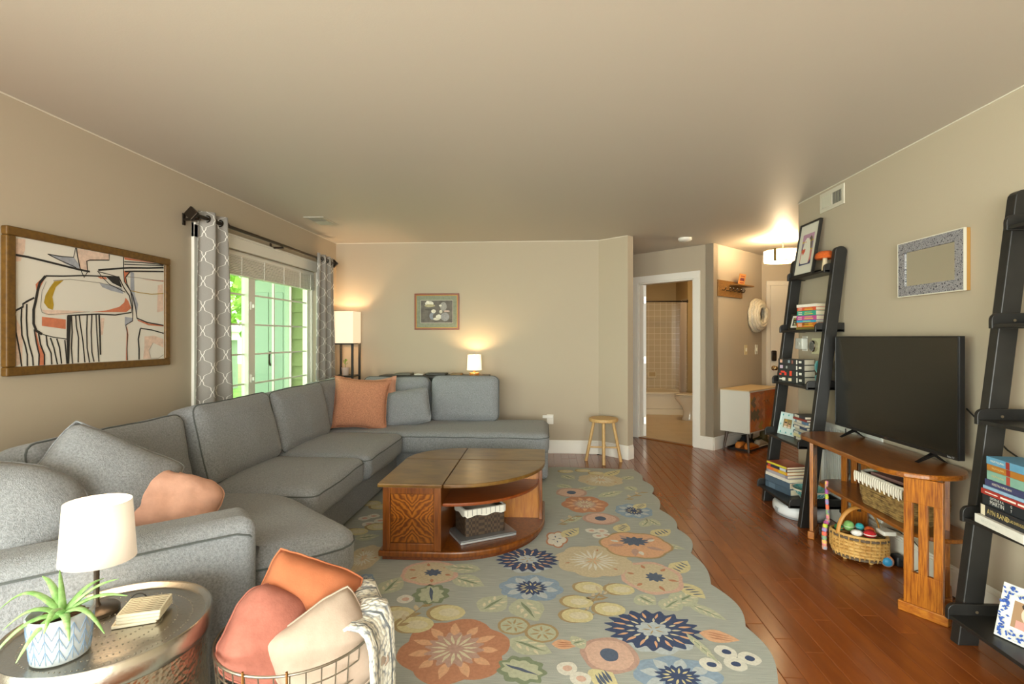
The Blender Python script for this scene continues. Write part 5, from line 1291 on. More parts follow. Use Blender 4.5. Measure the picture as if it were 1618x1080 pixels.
# ================================================================ LADDER SHELVES
LV = [(.125, 0), (.545, 1), (.962, 2), (1.372, 3), (1.79, 4)]
def xfront(z): return 1.71 + .143 * z
def ladder(label, yn, yf):
    t = thing('ladder_shelf', label, 'shelf', (1.9, (yn + yf) / 2, 0), group='black ladder shelves on the right wall')
    for y0, y1 in ((yn, yn + .045), (yf - .045, yf)):
        g = G(); a0, a1 = 1.782, 1.868; b0, b1 = 2.018, 2.098; H = 1.93
        sl = (b0 - a0) / H
        prof = [(a0, 0), (a1, 0), (b1, H)] + [(b1 - .04 + .04 * math.cos(a) , H + .035 * math.sin(a)) for a in [PI * i / 8 for i in range(1, 8)]] + [(b0, H)]
        g.loops([[(x, y0, z) for x, z in prof], [(x, y1, z) for x, z in prof]]); obj('rail', g, BLACKW, t, bevel=.004)
    for z, k in LV:
        xf = xfront(z) + .0; xb = 2.10
        g = G(); g.box(xf + .006, yn + .045, z, xb, yf - .045, z + .016); sf = obj('shelf_board', g, BLACKW, t, bevel=.002)
        for y0, y1 in ((yn + .045, yn + .063), (yf - .063, yf - .045)):
            prof = [(xf, z - .004), (xb + .004, z - .004), (xb + .004, z + .062)] + [(xf + .03 - .03 * math.sin(a), z + .032 + .03 * math.cos(a)) for a in [PI / 2 * i / 5 for i in range(6)]]
            g = G(); g.loops([[(x, y0, zz) for x, zz in prof], [(x, y1, zz) for x, zz in prof]]); lp = obj('side_lip', g, BLACKW, sf, bevel=.002)
        g = G(); g.box(xb - .014, yn + .063, z + .016, xb, yf - .063, z + .055); obj('back_rail', g, BLACKW, sf, bevel=.002)
        for y in (yn + .0632, yf - .0632):
            s_ = 1 if y < (yn + yf) / 2 else -1
            g = G(); g.cyl((1.83 + sl * z, y, z + .03), (1.83 + sl * z, y + s_ * .002, z + .03), .006, n=10); obj('bolt', g, mat('#9a8a72', .4, .8), sf)
    return t
LN, LF_ = 3.69, 4.335
ladder('black ladder shelf between the hall and the television', LN, LF_)
KN2, KF2 = 1.725, 2.372
ladder('black ladder shelf at the right edge, nearest the viewer', KN2, KF2)
SH = [z + .0165 for z, _ in LV]

def book(label, cx_, cy_, z, L_, W_, th, hx, rz=0.0, title=None, tcol='#e8dfc8', page='#e4d8bd', ts=.6, group=None, band=None):
    """book lying flat, spine towards -x of its own frame, L along y"""
    M = T(cx_, cy_, z) @ RZ(rz)
    t = thing('book', label, 'book', (cx_, cy_, z), group=group)
    cv = mat(hx, .5, var=.06, vs=40); c_ = min(.003, th * .15)
    g = G(); g.box(-W_ / 2, -L_ / 2, 0, W_ / 2, L_ / 2, c_); g.box(-W_ / 2, -L_ / 2, th - c_, W_ / 2, L_ / 2, th); g.box(-W_ / 2, -L_ / 2, c_, -W_ / 2 + .003, L_ / 2, th - c_); g.X(M); co = obj('cover', g, cv, t, bevel=.0007)
    g = G(); g.box(-W_ / 2 + .003, -L_ / 2 + .003, c_, W_ / 2 - .003, L_ / 2 - .003, th - c_); g.X(M); obj('pages', g, mat(page, .85, var=.10, vs=30, st=(1, 1, 25)), t)
    if band:
        for k_, (a, b, hx2, *zr) in enumerate(band):
            z0, z1 = zr or (.04, .96); xx = -W_ / 2 - .0003 - .00004 * k_
            g = G(); g.poly([(xx, L_ / 2 - L_ * a, th * z0), (xx, L_ / 2 - L_ * b, th * z0), (xx, L_ / 2 - L_ * b, th * z1), (xx, L_ / 2 - L_ * a, th * z1)]); g.X(M); obj('spine_band', g, mat(hx2, .5), co)
    if title:
        for (s, off, sz, wd, *vv) in title:
            text(s, th * sz, mat(tcol, .5), co, M @ basis((-W_ / 2 - .0008, off * L_, th * (vv[0] if vv else .5)), (0, -1, 0), (0, 0, 1), (-1, 0, 0)), sx=wd)
    return t
def stack(cx_, cy_, z, items, grp, r0=0.0):
    for it in items:
        lb, L_, W_, th, hx = it[:5]; kw = it[5] if len(it) > 5 else {}
        kw = dict(kw); ox = kw.pop('ox', 0); oy = kw.pop('oy', 0); rz = kw.pop('rz', 0) + r0
        book(lb, cx_ + ox + W_ / 2, cy_ + oy, z, L_, W_, th, hx, rz, group=grp, **kw); z += th + .0006
    return z
# --- ladder one, fourth level: colourful paperbacks
YS = 3.995
PBM = [(.08, .28, '#e8dcd0', .60, .72), (.08, .28, '#e8dcd0', .22, .36), (.42, .80, '#d9c23a', .64, .74), (.40, .85, '#d9c23a', .24, .40)]
sp_ = lambda c: {'band': [(.06, .30, c), (.42, .85, c)]}
stack(1.965, YS, SH[3], [
    ('olive paperback at the bottom of the bright stack, second ladder tier from top', .215, .105, .018, '#7d7233'),
    ('orange illustrated paperback second from the bottom of the bright ladder stack', .205, .105, .036, '#d0702c', {'band': [(.30, .62, '#8a4a1c', .4, .95)] + PBM}),
    ('thin bright blue paperback under the pink one on the ladder shelf', .20, .105, .016, '#2fa0c9', {'oy': .004, 'band': [(.35, .75, '#b9d24a', .3, .6)]}),
    ('pink paperback in the bright ladder shelf stack', .205, .105, .034, '#b94a90', {'band': PBM}),
    ('teal green paperback in the bright ladder shelf stack', .195, .105, .036, '#2f9a85', {'band': PBM}),
    ('red-orange paperback near the top of the bright ladder stack', .195, .105, .026, '#cd5434', {'band': PBM}),
    ('white paperback on top of the bright ladder stack', .20, .105, .022, '#e3ddd2', {'oy': .003}),
], 'paperbacks on the far ladder shelf', .22)
# small leaning frame beside them
def frame(name, label, cat, w, h, M, fm, inner, fw=.02, mat_=None, th=.012, shapes=()):
    t = thing(name, label, cat, M.translation)
    for b in ((-w / 2, 0, w / 2, fw), (-w / 2, h - fw, w / 2, h), (-w / 2, fw, -w / 2 + fw, h - fw), (w / 2 - fw, fw, w / 2, h - fw)):
        g = G(); g.box(b[0], -th, b[1], b[2], 0, b[3]); g.X(M); obj('frame_rail', g, fm, t, bevel=.0015)
    g = G(); g.box(-w / 2 + fw * .8, -th * .55, fw * .8, w / 2 - fw * .8, -th * .2, h - fw * .8); g.X(M); pr = obj('print' if mat_ is None else 'mat_board', g, inner if mat_ is None else mat_, t)
    for i, (m_, pts) in enumerate(shapes):
        g = G(); g.poly([(x, -th * .55 - .0003 - .00015 * i, z) for x, z in pts]); g.X(M); obj('printed_shape', g, m_, pr)
    return t
def fr_M(x, y, z, rz, lean): return T(x, y, z) @ RZ(rz) @ RX(-lean)
# frames face -x: rotate -90 deg about z
BF = mat('#1d1a17', .4)
W2 = lambda x0, z0, x1, z1: [(x0, z0), (x1, z0), (x1, z1), (x0, z1)]
rd = random.Random(3)
sh_l = [(mat('#2e2c22', .6), W2(-.036, .032, .036, .098))]
for i in range(14): cx_, cz_ = rd.uniform(-.03, .03), rd.uniform(.038, .092); sh_l.append((mat(rd.choice(['#b9a23c', '#4a5a3a', '#8a8f6a', '#1e1d18', '#6a5a8a', '#c9c2a4']), .6), ell(.008, .007, 8, cx_, cz_)))
frame('photo_frame', 'small dark framed picture beside the bright paperbacks', 'picture', .13, .13, fr_M(1.985, 4.185, SH[3], -PI / 2 + .35, .28), BF, None, .016, mat('#dedad0', .7), .014, sh_l)
# --- ladder one, top: framed print + felt mushroom
P_ = lambda pts: pts
shp = [(mat('#b98fa8', .7), W2(-.085, .09, .085, .33)), (mat('#8a7a8e', .7), W2(-.085, .20, .085, .26)), (mat('#c2a63a', .7), W2(-.085, .265, .085, .275)), (mat('#c2a63a', .7), W2(-.085, .195, .085, .205)), (mat('#c67f76', .7), W2(-.085, .10, .085, .19)),
       (mat('#6d6450', .7), [(.02, .29), (.045, .31), (.065, .29), (.068, .22), (.05, .20), (.05, .27)]),
       (mat('#e2ddd0', .7), [(-.075, .095), (.045, .095), (.06, .14), (.055, .20), (.035, .265), (.01, .295), (-.02, .30), (-.045, .28), (-.06, .22), (-.075, .15)]),
       (mat('#cf5a45', .7), [(-.045, .165), (-.02, .195), (-.02, .212), (-.033, .218), (-.045, .206), (-.057, .218), (-.07, .21), (-.068, .19)]), (mat('#cf5a45', .7), [(-.03, .262), (-.02, .272), (-.04, .272)]),
       (mat('#3f4668', .7), [(-.085, .085), (-.085, .115), (-.06, .098), (.05, .092), (.085, .125), (.085, .085)])]
frame('framed_print', 'black framed pink print leaning on the top ladder shelf', 'picture', .30, .42, fr_M(2.01, 4.105, SH[4], -PI / 2, .16), BF, None, .013, mat('#dcd8cd', .6), .022, shp)
t = thing('felt_mushroom', 'orange felt mushroom on the top ladder shelf', 'ornament', (2.03, 3.845, SH[4]))
g = G(); g.lathe([(.024, 0), (.022, .03), (.016, .07), (.015, .11)], 16, (2.03, 3.845, SH[4])); obj('stem', g, mat('#d9c6a6', .9), t, smooth=60)
g = G(); g.lathe([(.015, .108), (.06, .092), (.066, .105), (.06, .128), (.04, .146), (.001, .152)], 28, (2.03, 3.845, SH[4]), cap=False); obj('cap', g, mat('#b9541a', .95, var=.15, vs=90), t, smooth=60)
# --- ladder one, middle: dark thick books + teal vase
wh = '#d8d4c8'
stack(1.89, 4.09, SH[2], [
    ('thick dark book with white emblem at the bottom of the ladder stack', .235, .115, .050, '#2b2b2b', {'band': [(.04, .16, wh, .48, .66), (.16, .28, wh, .32, .80), (.40, .52, '#d8c8a4', .3, .75), (.70, .745, wh, .15, .85), (.80, .90, wh, .35, .70)], 'page': '#d9cfbb'}),
    ('dark book with red lettering second from bottom on the ladder', .232, .115, .047, '#262627', {'band': [(.04, .12, '#d03a2a', .15, .45), (.10, .26, '#d03a2a', .55, .85), (.24, .32, '#d03a2a', .15, .65), (.44, .53, '#d0432a', .1, .9), (.70, .745, wh, .15, .85), (.80, .90, wh, .35, .70)], 'page': '#d9cfbb'}),
    ('dark book with a pale spine mark third from bottom on the ladder', .23, .11, .043, '#2c2b2d', {'band': [(.06, .18, '#b9a2b8', .3, .85), (.30, .36, '#8a8f88', .3, .75), (.70, .745, wh, .15, .85), (.80, .90, wh, .35, .70)], 'page': '#d9cfbb'}),
    ('dark book on top of the four thick ladder shelf books', .23, .11, .043, '#29282a', {'band': [(.06, .16, '#c9a08a', .3, .85), (.38, .46, '#7f8f98', .3, .8), (.52, .58, '#7a4a40', .2, .8), (.70, .745, wh, .15, .85), (.80, .90, wh, .35, .70)], 'page': '#d9cfbb'}),
], 'thick dark books on the ladder shelf', .42)
t = thing('teal_vase', 'faceted teal ceramic vase beside the thick dark books', 'vase', (2.04, 3.89, SH[2]))
prof = [(.030, 0), (.046, .03), (.050, .06), (.036, .085), (.050, .115), (.052, .15), (.042, .18), (.038, .18), (.036, .16)]
g = G(); g.lathe(prof, 10, (2.04, 3.89, SH[2])); vs_ = obj('body', g, mat('#3c7e82', .2), t)
for i in range(10):
    a = 2 * PI * i / 10; g = G(); g.tube([(2.04 + (r + .001) * math.cos(a), 3.89 + (r + .001) * math.sin(a), SH[2] + z) for r, z in prof[:7]], .0018, 5); obj('ridge', g, mat('#7fb5b5', .25), vs_)
# --- ladder one, fourth down: photo frame + leaning pile
PB = mat('#c9dbdc', .5)
shp = [(mat('#8a7a4a', .6), W2(-.045, .055, .045, .125)), (mat('#c9a083', .6), ell(.017, .024, 14, -.018, .09)), (mat('#c9a083', .6), ell(.015, .02, 14, .022, .082)), (mat('#2a2622', .6), W2(-.032, .092, -.005, .102)), (mat('#2a2622', .6), W2(.01, .086, .034, .094)), (mat('#b98f4a', .6), ell(.012, .012, 10, -.018, .114)), (mat('#e0d8cc', .6), W2(-.035, .056, .0, .07)), (mat('#d8c4b8', .6), W2(.005, .056, .038, .068))]
for (x, z) in ((-.06, .02), (0, .018), (.06, .02), (-.072, .08), (.072, .085), (-.06, .155), (0, .157), (.06, .155)): shp.append((mat('#5aa9ae', .5), [(x - .009, z), (x, z - .011), (x + .009, z), (x, z + .011)]))
frame('photo_frame', 'pale blue photo frame with two people in sunglasses', 'picture', .175, .175, fr_M(1.90, 4.16, SH[1], -PI / 2 + .25, .22), PB, None, .012, PB, .012, shp)
rd = random.Random(9)
zz = SH[1]; cols = [('#2d3440', 'charcoal'), ('#d8cfa0', 'cream'), ('#6f86a0', 'slate blue'), ('#b9b3a4', 'stone grey'), ('#3a4a6a', 'navy'), ('#c9c4b8', 'pale grey'), ('#5d7a9a', 'steel blue'), ('#8a3a34', 'brick red'), ('#3f3f46', 'black')]
for i, (hx, nm) in enumerate(cols):
    th = (.02, .022, .018, .024, .02, .018, .022, .016, .02)[i]
    book(nm + ' paperback, ' + ('bottom', 'second', 'third', 'fourth', 'fifth', 'sixth', 'seventh', 'eighth', 'topmost')[i] + ' of the uneven pile beside the blue photo frame', 1.90 + .06 + .01 * rd.random(), 3.94 + .014 * (i % 3) - .006, zz, .19, .12, th, hx, .05 * math.sin(i * 2.1), group='uneven paperback pile', page='#e6dcc6', band=[(.1, .5, '#d8d2c4')] if i % 2 == 0 else None); zz += th + .0008
# --- ladder one, bottom shelf: hardbacks + teal bowl
stack(1.805, 4.12, SH[0], [
    ('large slate blue hardback at the bottom of the lowest ladder stack', .29, .20, .046, '#46586a', {'band': [(.15, .40, '#5c6f82')]}),
    ('second slate blue hardback on the lowest ladder shelf', .285, .20, .046, '#4b5d70', {'oy': .008}),
    ('white hardback above the slate blue ones on the ladder', .275, .19, .024, '#d8d2c8', {'oy': .006, 'page': '#e8dcc0'}),
    ('lilac and grey paperback in the lowest ladder stack', .245, .175, .022, '#8c8694', {'oy': .012, 'band': [(.1, .9, '#a9a2ae')]}),
    ('orange and yellow paperback in the lowest ladder stack', .24, .175, .024, '#d98a2c', {'oy': .014, 'band': [(.05, .35, '#e0713a'), (.6, .95, '#d9b53c')]}),
    ('black spined paperback in the lowest ladder stack', .235, .175, .022, '#2c2c40', {'oy': .012, 'band': [(.05, .2, '#b9433a'), (.65, .95, '#c4c8d8')]}),
    ('yellow book with a red cover on top of the lowest ladder stack', .24, .18, .016, '#a8503a', {'oy': .016, 'band': [(.02, .98, '#d3c63a')]}),
], 'books on the lowest ladder shelf', .22)
BX_, BY_ = 1.935, 3.86
t = thing('teal_bowl', 'teal and white patterned bowl on the lowest ladder shelf', 'bowl', (BX_, BY_, SH[0]))
g = G(); pf = [(.045, .002), (.05, .006), (.085, .045), (.115, .082), (.120, .088), (.114, .090), (.08, .05), (.04, .014), (.001, .012)]; g.lathe(pf, 40, (BX_, BY_, SH[0]), 1.0, 1.1, cap=False); bo = obj('body', g, mat('#3c9aa0', .25, c2='#8fc9c6', vs=40), t, smooth=60)
g = G(); g.tube([(BX_ + .118 * math.cos(a), BY_ + .118 * 1.1 * math.sin(a), SH[0] + .088) for a in [2 * PI * i / 40 for i in range(40)]], .006, 8, closed=True); obj('rim', g, mat('#d9cbb9', .4), t, smooth=60)
for k, zr in ((0, (.056, .012)), (1, (.078, .037)), (2, (.10, .064))):
    for i in range(26):
        a = 2 * PI * (i + .5 * k) / 26; r, z = zr; g = G(); g.tube([(BX_ + (r + .0015) * math.cos(a), BY_ + (r + .0015) * 1.1 * math.sin(a), SH[0] + z), (BX_ + (r + .014) * math.cos(a + .06), BY_ + (r + .014) * 1.1 * math.sin(a + .06), SH[0] + z + .016)], .0016, 4)
        obj('glaze_mark', g, mat('#cfe0d8', .3), bo)
# white appliance on the floor under it
t = thing('floor_scale', 'white rounded appliance on the floor under the ladder shelf', 'appliance', (1.94, 3.99, 0))
g = G(); g.soft(ell(.185, .205, 40, 1.965 - .04, 3.985), .012, .092, .03, .004); obj('body', g, mat('#d9dade', .35), t, smooth=50)
g = G(); g.soft(ell(.17, .19, 40, 1.925, 3.985), .001, .02, .004); obj('base', g, mat('#8b8e94', .5), t, smooth=50)
g = G(); g.box(1.738, 3.93, .035, 1.745, 3.98, .06); obj('grille', g, mat('#a4a8ae', .5), t)

# --- ladder two: paperbacks with lettering, patterned photo frame
A = lambda s, off=.22, sz=.52, wd=.82: (s, off, sz, wd)
cy2 = 2.128; rz2 = -.10
stack(1.80, cy2, SH[1], [
    ('white hardback at the bottom of the near ladder stack', .25, .17, .034, '#d9d7d0', {'ox': -.015, 'rz': rz2, 'page': '#e9e3d4', 'title': [A('BECOMING', .16, .42, 1.3)], 'tcol': '#c6c6c0'}),
    ('black paperback with gold author lettering on the near ladder shelf', .235, .14, .046, '#27282c', {'rz': rz2, 'ox': .0, 'tcol': '#cdb673', 'title': [A('AYN RAND', .09, .62, .78), A('ATLAS SHRUGGED', -.30, .36, .7)], 'band': [(.02, .12, '#d9d0b8')]}),
    ('black paperback with white author lettering on the near ladder shelf', .225, .14, .042, '#20262c', {'rz': rz2, 'ox': .006, 'title': [('GEORGE R.R.', .15, .32, .95, .77), ('G', -.17, .34, .9, .72), ('T', -.17, .34, .9, .30)], 'tcol': '#d6d8d4'}),
    ('dark red paperback in the near ladder stack', .225, .14, .022, '#a3362e', {'rz': rz2, 'band': [(.10, .40, '#e8d8d0', .40, .58), (.46, .80, '#eee4dc', .34, .66), (.84, .98, '#eee4dc', .34, .66)]}),
    ('thin pale blue paperback in the near ladder stack', .215, .14, .013, '#8fb0cc', {'rz': rz2, 'ox': .004}),
    ('indigo paperback with white author lettering in the near ladder stack', .205, .14, .026, '#3c3f66', {'rz': rz2, 'ox': .008, 'title': [A('KRISTIN HANNAH', .06, .52, .9)]}),
    ('sea green paperback below the orange one on the near ladder', .195, .125, .036, '#7fa899', {'rz': rz2, 'ox': .012, 'title': [A('PHILIP PULLMAN', .2, .3, .8)], 'band': [(.52, .62, '#a8483a')], 'tcol': '#d9c98a'}),
    ('orange brown paperback second from the top of the near ladder stack', .195, .125, .026, '#a9702c', {'rz': rz2, 'ox': .012, 'title': [A('PHILIP PULLMAN', .2, .4, .8)], 'band': [(.52, .62, '#8f2f26')], 'tcol': '#e0c882'}),
    ('sky blue paperback on top of the near ladder stack', .195, .125, .030, '#5f97b8', {'rz': rz2, 'ox': .010, 'title': [A('PHILIP PULLMAN', .2, .4, .8)], 'band': [(.52, .62, '#8f2f26')]}),
], 'paperbacks on the near ladder shelf')
for o in [o for o in bpy.data.objects if o.get('label', '').startswith('black paperback with white author')]:
    co = [c for c in o.children if c.name.startswith('cover')][0]
    text('MARTIN', .024, mat('#d6d8d4', .5), co, T(o.location.x, o.location.y, o.location.z) @ RZ(rz2) @ basis((-.0708, .034, .0150), (0, -1, 0), (0, 0, 1), (-1, 0, 0)), sx=.85)
PW_ = mat('#dcdcd6', .4); BLB = mat('#3a5aa8', .4); shp = [(mat('#9a7a5c', .6), W2(-.075, .055, .075, .155)), (mat('#d9b9a4', .6), ell(.028, .034, 14, -.02, .115)), (mat('#c98f86', .6), W2(-.06, .055, .02, .085)), (mat('#e8e2d6', .6), ell(.03, .03, 14, .045, .08)), (mat('#3a2c24', .6), ell(.03, .016, 14, -.02, .143))]
rd = random.Random(4)
for i in range(170):
    s_ = rd.random()
    q = rd.choice('tblr'); x = rd.uniform(-.105, .105); z = rd.uniform(.012, .198)
    if q == 't': z = rd.uniform(.168, .200)
    elif q == 'b': z = rd.uniform(.010, .042)
    elif q == 'l': x = rd.uniform(-.108, -.086)
    else: x = rd.uniform(.086, .108)
    a = rd.random() * PI; shp.append((BLB, [(x + .0075 * math.cos(a + k * PI / 2) * (1 if k % 2 else .55), z + .0075 * math.sin(a + k * PI / 2) * (1 if k % 2 else .55)) for k in range(4)]))
frame('photo_frame', 'blue and white patterned photo frame on the near ladder bottom shelf', 'picture', .235, .21, fr_M(1.845, 2.06, SH[0], -PI / 2 + .35, .30), PW_, None, .008, PW_, .012, shp)

# ================================================================ TV STAND
ts = thing('tv_stand', 'oval mission oak TV stand with slatted legs', 'TV stand', (1.9, 3.09, 0))
def capsule(c0, c1, r, n=20):
    a = math.atan2(c1[1] - c0[1], c1[0] - c0[0]); o = []
    for i in range(n + 1): q = a + PI / 2 + PI * i / n; o.append((c0[0] + r * math.cos(q), c0[1] + r * math.sin(q)))
    for i in range(n + 1): q = a - PI / 2 + PI * i / n; o.append((c1[0] + r * math.cos(q), c1[1] + r * math.sin(q)))
    return o
g = G(); g.prism(capsule((1.875, 2.715), (1.90, 3.47), .202), .655, .682); obj('top', g, OAKH, ts, bevel=.007)
g = G(); g.prism(capsule((1.93, 2.68), (1.945, 3.44), .145), .355, .377); obj('shelf', g, OAKH, ts, bevel=.006)
for (x, y, ux, uy) in ((1.802, 2.555, .58, -.81), (1.812, 3.575, .58, .81), (2.03, 3.49, .58, -.81), (2.03, 2.72, .58, .81)):
    M = basis((x, y, 0), (ux, uy, 0), (-uy, ux, 0), (0, 0, 1)); W_ = .078
    g = G(); g.box(-W_, -.011, .045, W_, .011, .20); g.box(-W_, -.011, .535, W_, .011, .655)
    for a, b in ((-W_, -W_ + .036), (-.018, .018), (W_ - .036, W_)): g.box(a, -.011, .20, b, .011, .535)
    g.X(M); lg = obj('leg', g, OAK, ts, bevel=.0015)
    g = G(); g.box(-.10, -.02, 0, .10, .02, .048); g.X(M); obj('foot', g, mat('#85450f', .35, c2='#ac6b20', vs=10, st=(3, 3, 9)), lg, bevel=.005)
# television
TVX = 1.995
t = thing('television', 'large flat-screen television on the oak stand', 'television', (TVX, 3.12, .68))
ty0, ty1, tz0, tz1 = 2.597, 3.645, .733, 1.337
g = G(); g.box(TVX, ty0, tz0, TVX + .028, ty1, tz1); obj('body', g, mat('#17171a', .35), t, bevel=.003)
g = G(); g.box(TVX + .028, ty0 + .15, tz0 + .03, TVX + .07, ty1 - .15, tz0 + .33); obj('rear_housing', g, mat('#1b1b1d', .5), t, bevel=.01)
g = G(); g.box(TVX - .002, ty0 + .007, tz0 + .018, TVX + .001, ty1 - .007, tz1 - .007); sc_ = obj('screen', g, mat('#161510', .24, spec=.6), t)
for b in ((ty0, tz0, ty1, tz0 + .018), (ty0, tz1 - .007, ty1, tz1), (ty0, tz0 + .018, ty0 + .007, tz1 - .007), (ty1 - .007, tz0 + .018, ty1, tz1 - .007)):
    g = G(); g.box(TVX - .005, b[0], b[1], TVX, b[2], b[3]); obj('bezel', g, mat('#141416', .3), t, bevel=.001)
MT = lambda y, z: basis((TVX - .0055, y, z), (0, -1, 0), (0, 0, 1), (-1, 0, 0))
text('Roku TV', .012, mat('#cfcfd4', .4), t, MT(ty0 + .045, tz0 + .009))
text('TCL', .014, mat('#8a6a5a', .4), t, MT((ty0 + ty1) / 2, tz0 + .009))
for y in (2.78, 3.46):
    g = G(); g.add([(TVX + .012, y - .014, tz0), (TVX + .012, y + .014, tz0), (1.925, y + .014, .684), (1.925, y - .014, .684), (TVX + .012, y - .014, tz0 - .014), (TVX + .012, y + .014, tz0 - .014), (1.925, y + .014, .6825), (1.925, y - .014, .6825)], [(0, 1, 2, 3), (7, 6, 5, 4), (0, 4, 5, 1), (1, 5, 6, 2), (2, 6, 7, 3), (3, 7, 4, 0)])
    g.add([(TVX + .012, y - .014, tz0), (TVX + .012, y + .014, tz0), (2.07, y + .014, .684), (2.07, y - .014, .684), (TVX + .012, y - .014, tz0 - .014), (TVX + .012, y + .014, tz0 - .014), (2.07, y + .014, .6825), (2.07, y - .014, .6825)], [(3, 2, 1, 0), (4, 5, 6, 7), (1, 5, 4, 0), (2, 6, 5, 1), (3, 7, 6, 2), (0, 4, 7, 3)])
    obj('foot', g, mat('#1a1a1c', .3, .5), t)
t = thing('television_cable', 'black power cord dropping behind the near end of the television', 'cord', (2.08, 2.58, .7))
g = G(); g.tube([(2.07, 2.65, .98), (2.085, 2.56, .90), (2.09, 2.45, .82), (2.095, 2.36, .78), (2.095, 2.30, .74)], .004, 6); obj('cable', g, BLACK, t, smooth=60)
g = G(); g.box(2.085, 2.285, .72, 2.11, 2.315, .75); obj('plug', g, BLACK, t, bevel=.003)
t = thing('cable', 'thin black cable hanging behind the far stand legs', 'cord', (2.09, 3.62, .3))
g = G(); g.tube([(2.08, 3.68, .70), (2.085, 3.68, .56), (2.09, 3.66, .50), (2.09, 3.655, .40), (2.085, 3.70, .25), (2.08, 3.72, .12)], .004, 6); obj('cord', g, BLACK, t, smooth=60)
g = G(); g.box(2.07, 3.70, .10, 2.095, 3.74, .13); obj('plug', g, BLACK, t, bevel=.003)

# seagrass basket on the lower shelf
bxa, bxb, bya, byb, bz0, bz1 = 1.815, 2.065, 2.68, 3.14, .378, .555
t = thing('seagrass_basket', 'brown seagrass basket with a white trim on the stand shelf', 'basket', (1.94, 2.91, bz0))
SG = mat('#5e4526', .8, c2='#a98a52', vs=26, st=(1, 1, 2.2))
for i in range(15):
    z = bz0 + .006 + i * .0118; k = .012 * math.sin(PI * i / 16) ; o = rrect(bxa + .02 - k, bya + .02 - k, bxb - .02 + k, byb - .02 + k, .075, 6, .03)
    g = G(); g.tube([(x + .002 * noise.noise(V((x * 30, y * 30, i))), y, z + .003 * noise.noise(V((x * 20, y * 20, i + 5)))) for x, y in o], .0072, 6, closed=True); obj('coil', g, SG, t, smooth=60)
o = rrect(bxa + .02, bya + .02, bxb - .02, byb - .02, .075, 6, .03)
g = G(); g.prism(o, bz0 + .001, bz0 + .012); obj('bottom', g, SG, t)
WY_ = mat('#ddd6c8', .95)
g = G(); g.tube([(x, y, bz1 - .004) for x, y in rrect(bxa + .014, bya + .014, bxb - .014, byb - .014, .078, 6, .03)], .010, 7, closed=True); g.wob(.002, 80); obj('trim', g, WY_, t, smooth=60)
for i in range(22):
    y = 2.73 + i * .0185; g = G(); xx = bxa + .003
    g.tube([(xx, y, bz1 - .002), (xx - .004, y, bz1 - .02), (xx - .006, y - .004, bz1 - .045 - .012 * (i % 2)), (xx - .004, y - .006, bz1 - .052 - .012 * (i % 2))], [.006, .0065, .0045, .002], 6); obj('tassel', g, WY_, t, smooth=60)
g = G(); g.tube([(1.90 + .06 * i / 6, 3.135, bz1 + .004 + .024 * math.sin(PI * i / 6)) for i in range(7)], .008, 6); obj('handle', g, mat('#8a6a22', .8), t, smooth=60)
g = G(); g.tube([(1.90 + .06 * i / 6, 2.685, bz1 + .004 + .024 * math.sin(PI * i / 6)) for i in range(7)], .008, 6); obj('handle', g, mat('#8a6a22', .8), t, smooth=60)
for lb, hx, b, rz_ in (('dusty mauve folder lying on top in the seagrass basket', '#8d6a62', (-.07, -.13, .548, .07, .13, .566), .12), ('black tablet case tilted in the seagrass basket', '#2a2c2e', (-.09, -.10, .528, .07, .16, .544), -.05), ('mint green pouch at the far end of the seagrass basket', '#8fc0a8', (-.02, .15, .545, .02, .20, .565), 0), ('white booklet standing at the back of the seagrass basket', '#dcdcd6', (.075, -.19, .50, .082, -.02, .60), 0)):
    t = thing('stationery_item', lb, 'stationery', (1.94, 2.92, .53))
    M = T(1.94, 2.92, 0) @ RZ(rz_)
    g = G(); g.box(*b); g.X(M); obj('cover', g, mat(hx, .7), t, bevel=.004)
    g = G(); g.box(b[0] + .004, b[1] - .001, b[2] + .004, b[3] - .004, b[1] + .002, b[5] - .004); g.X(M); obj('page_edge', g, PAPER, t)

# toy basket on the floor
QX, QY = 1.885, 3.20
t = thing('splint_basket', 'small oval woven splint basket of toys with an arched handle', 'basket', (QX, QY, 0))
SPL = mat('#a97b3c', .65, c2='#cda562', vs=22); SPD = mat('#5c4c3c', .7)
MQ = T(QX, QY, 0) @ RZ(-.62)
rows = 7; nc = 34
def bk(a, z): k = .80 + .20 * min(1, z / .07); return (.142 * k * math.cos(a), .10 * k * math.sin(a), z)
for j in range(rows):
    z = .028 + j * .0195
    g = G(); g.tube([V(bk(2 * PI * i / 68, z)) * 1.0 + V((.0025 * (1 if (i // 2 + j) % 2 else -1) * math.cos(2 * PI * i / 68), .0025 * (1 if (i // 2 + j) % 2 else -1) * math.sin(2 * PI * i / 68), 0)) for i in range(68)], .0098, 6, closed=True, flat=1.0); g.X(MQ); obj('splint', g, SPD if j in (0, rows - 1) else SPL, t, smooth=50)
for i in range(nc):
    a = 2 * PI * i / nc; g = G(); g.tube([V(bk(a, z)) + V((.006 * math.cos(a), .006 * math.sin(a), 0)) for z in (.02, .07, .11, .155)], .0042, 4); g.X(MQ); obj('stake', g, SPL, t)
g = G(); g.tube([bk(2 * PI * i / 40, .158) for i in range(40)], .008, 6, closed=True); g.X(MQ); obj('rim', g, SPL, t, smooth=60)
g = G(); g.prism(ell(.112, .078, 24), .014, .02); g.X(MQ); obj('bottom', g, SPD, t)
g = G(); g.tube([(.098 * math.cos(a), .074 * math.cos(a), .15 + .160 * math.sin(a)) for a in [PI * i / 16 for i in range(17)]], .011, 8, flat=.5); g.X(MQ); obj('handle', g, mat('#b07a35', .5), t, smooth=60)
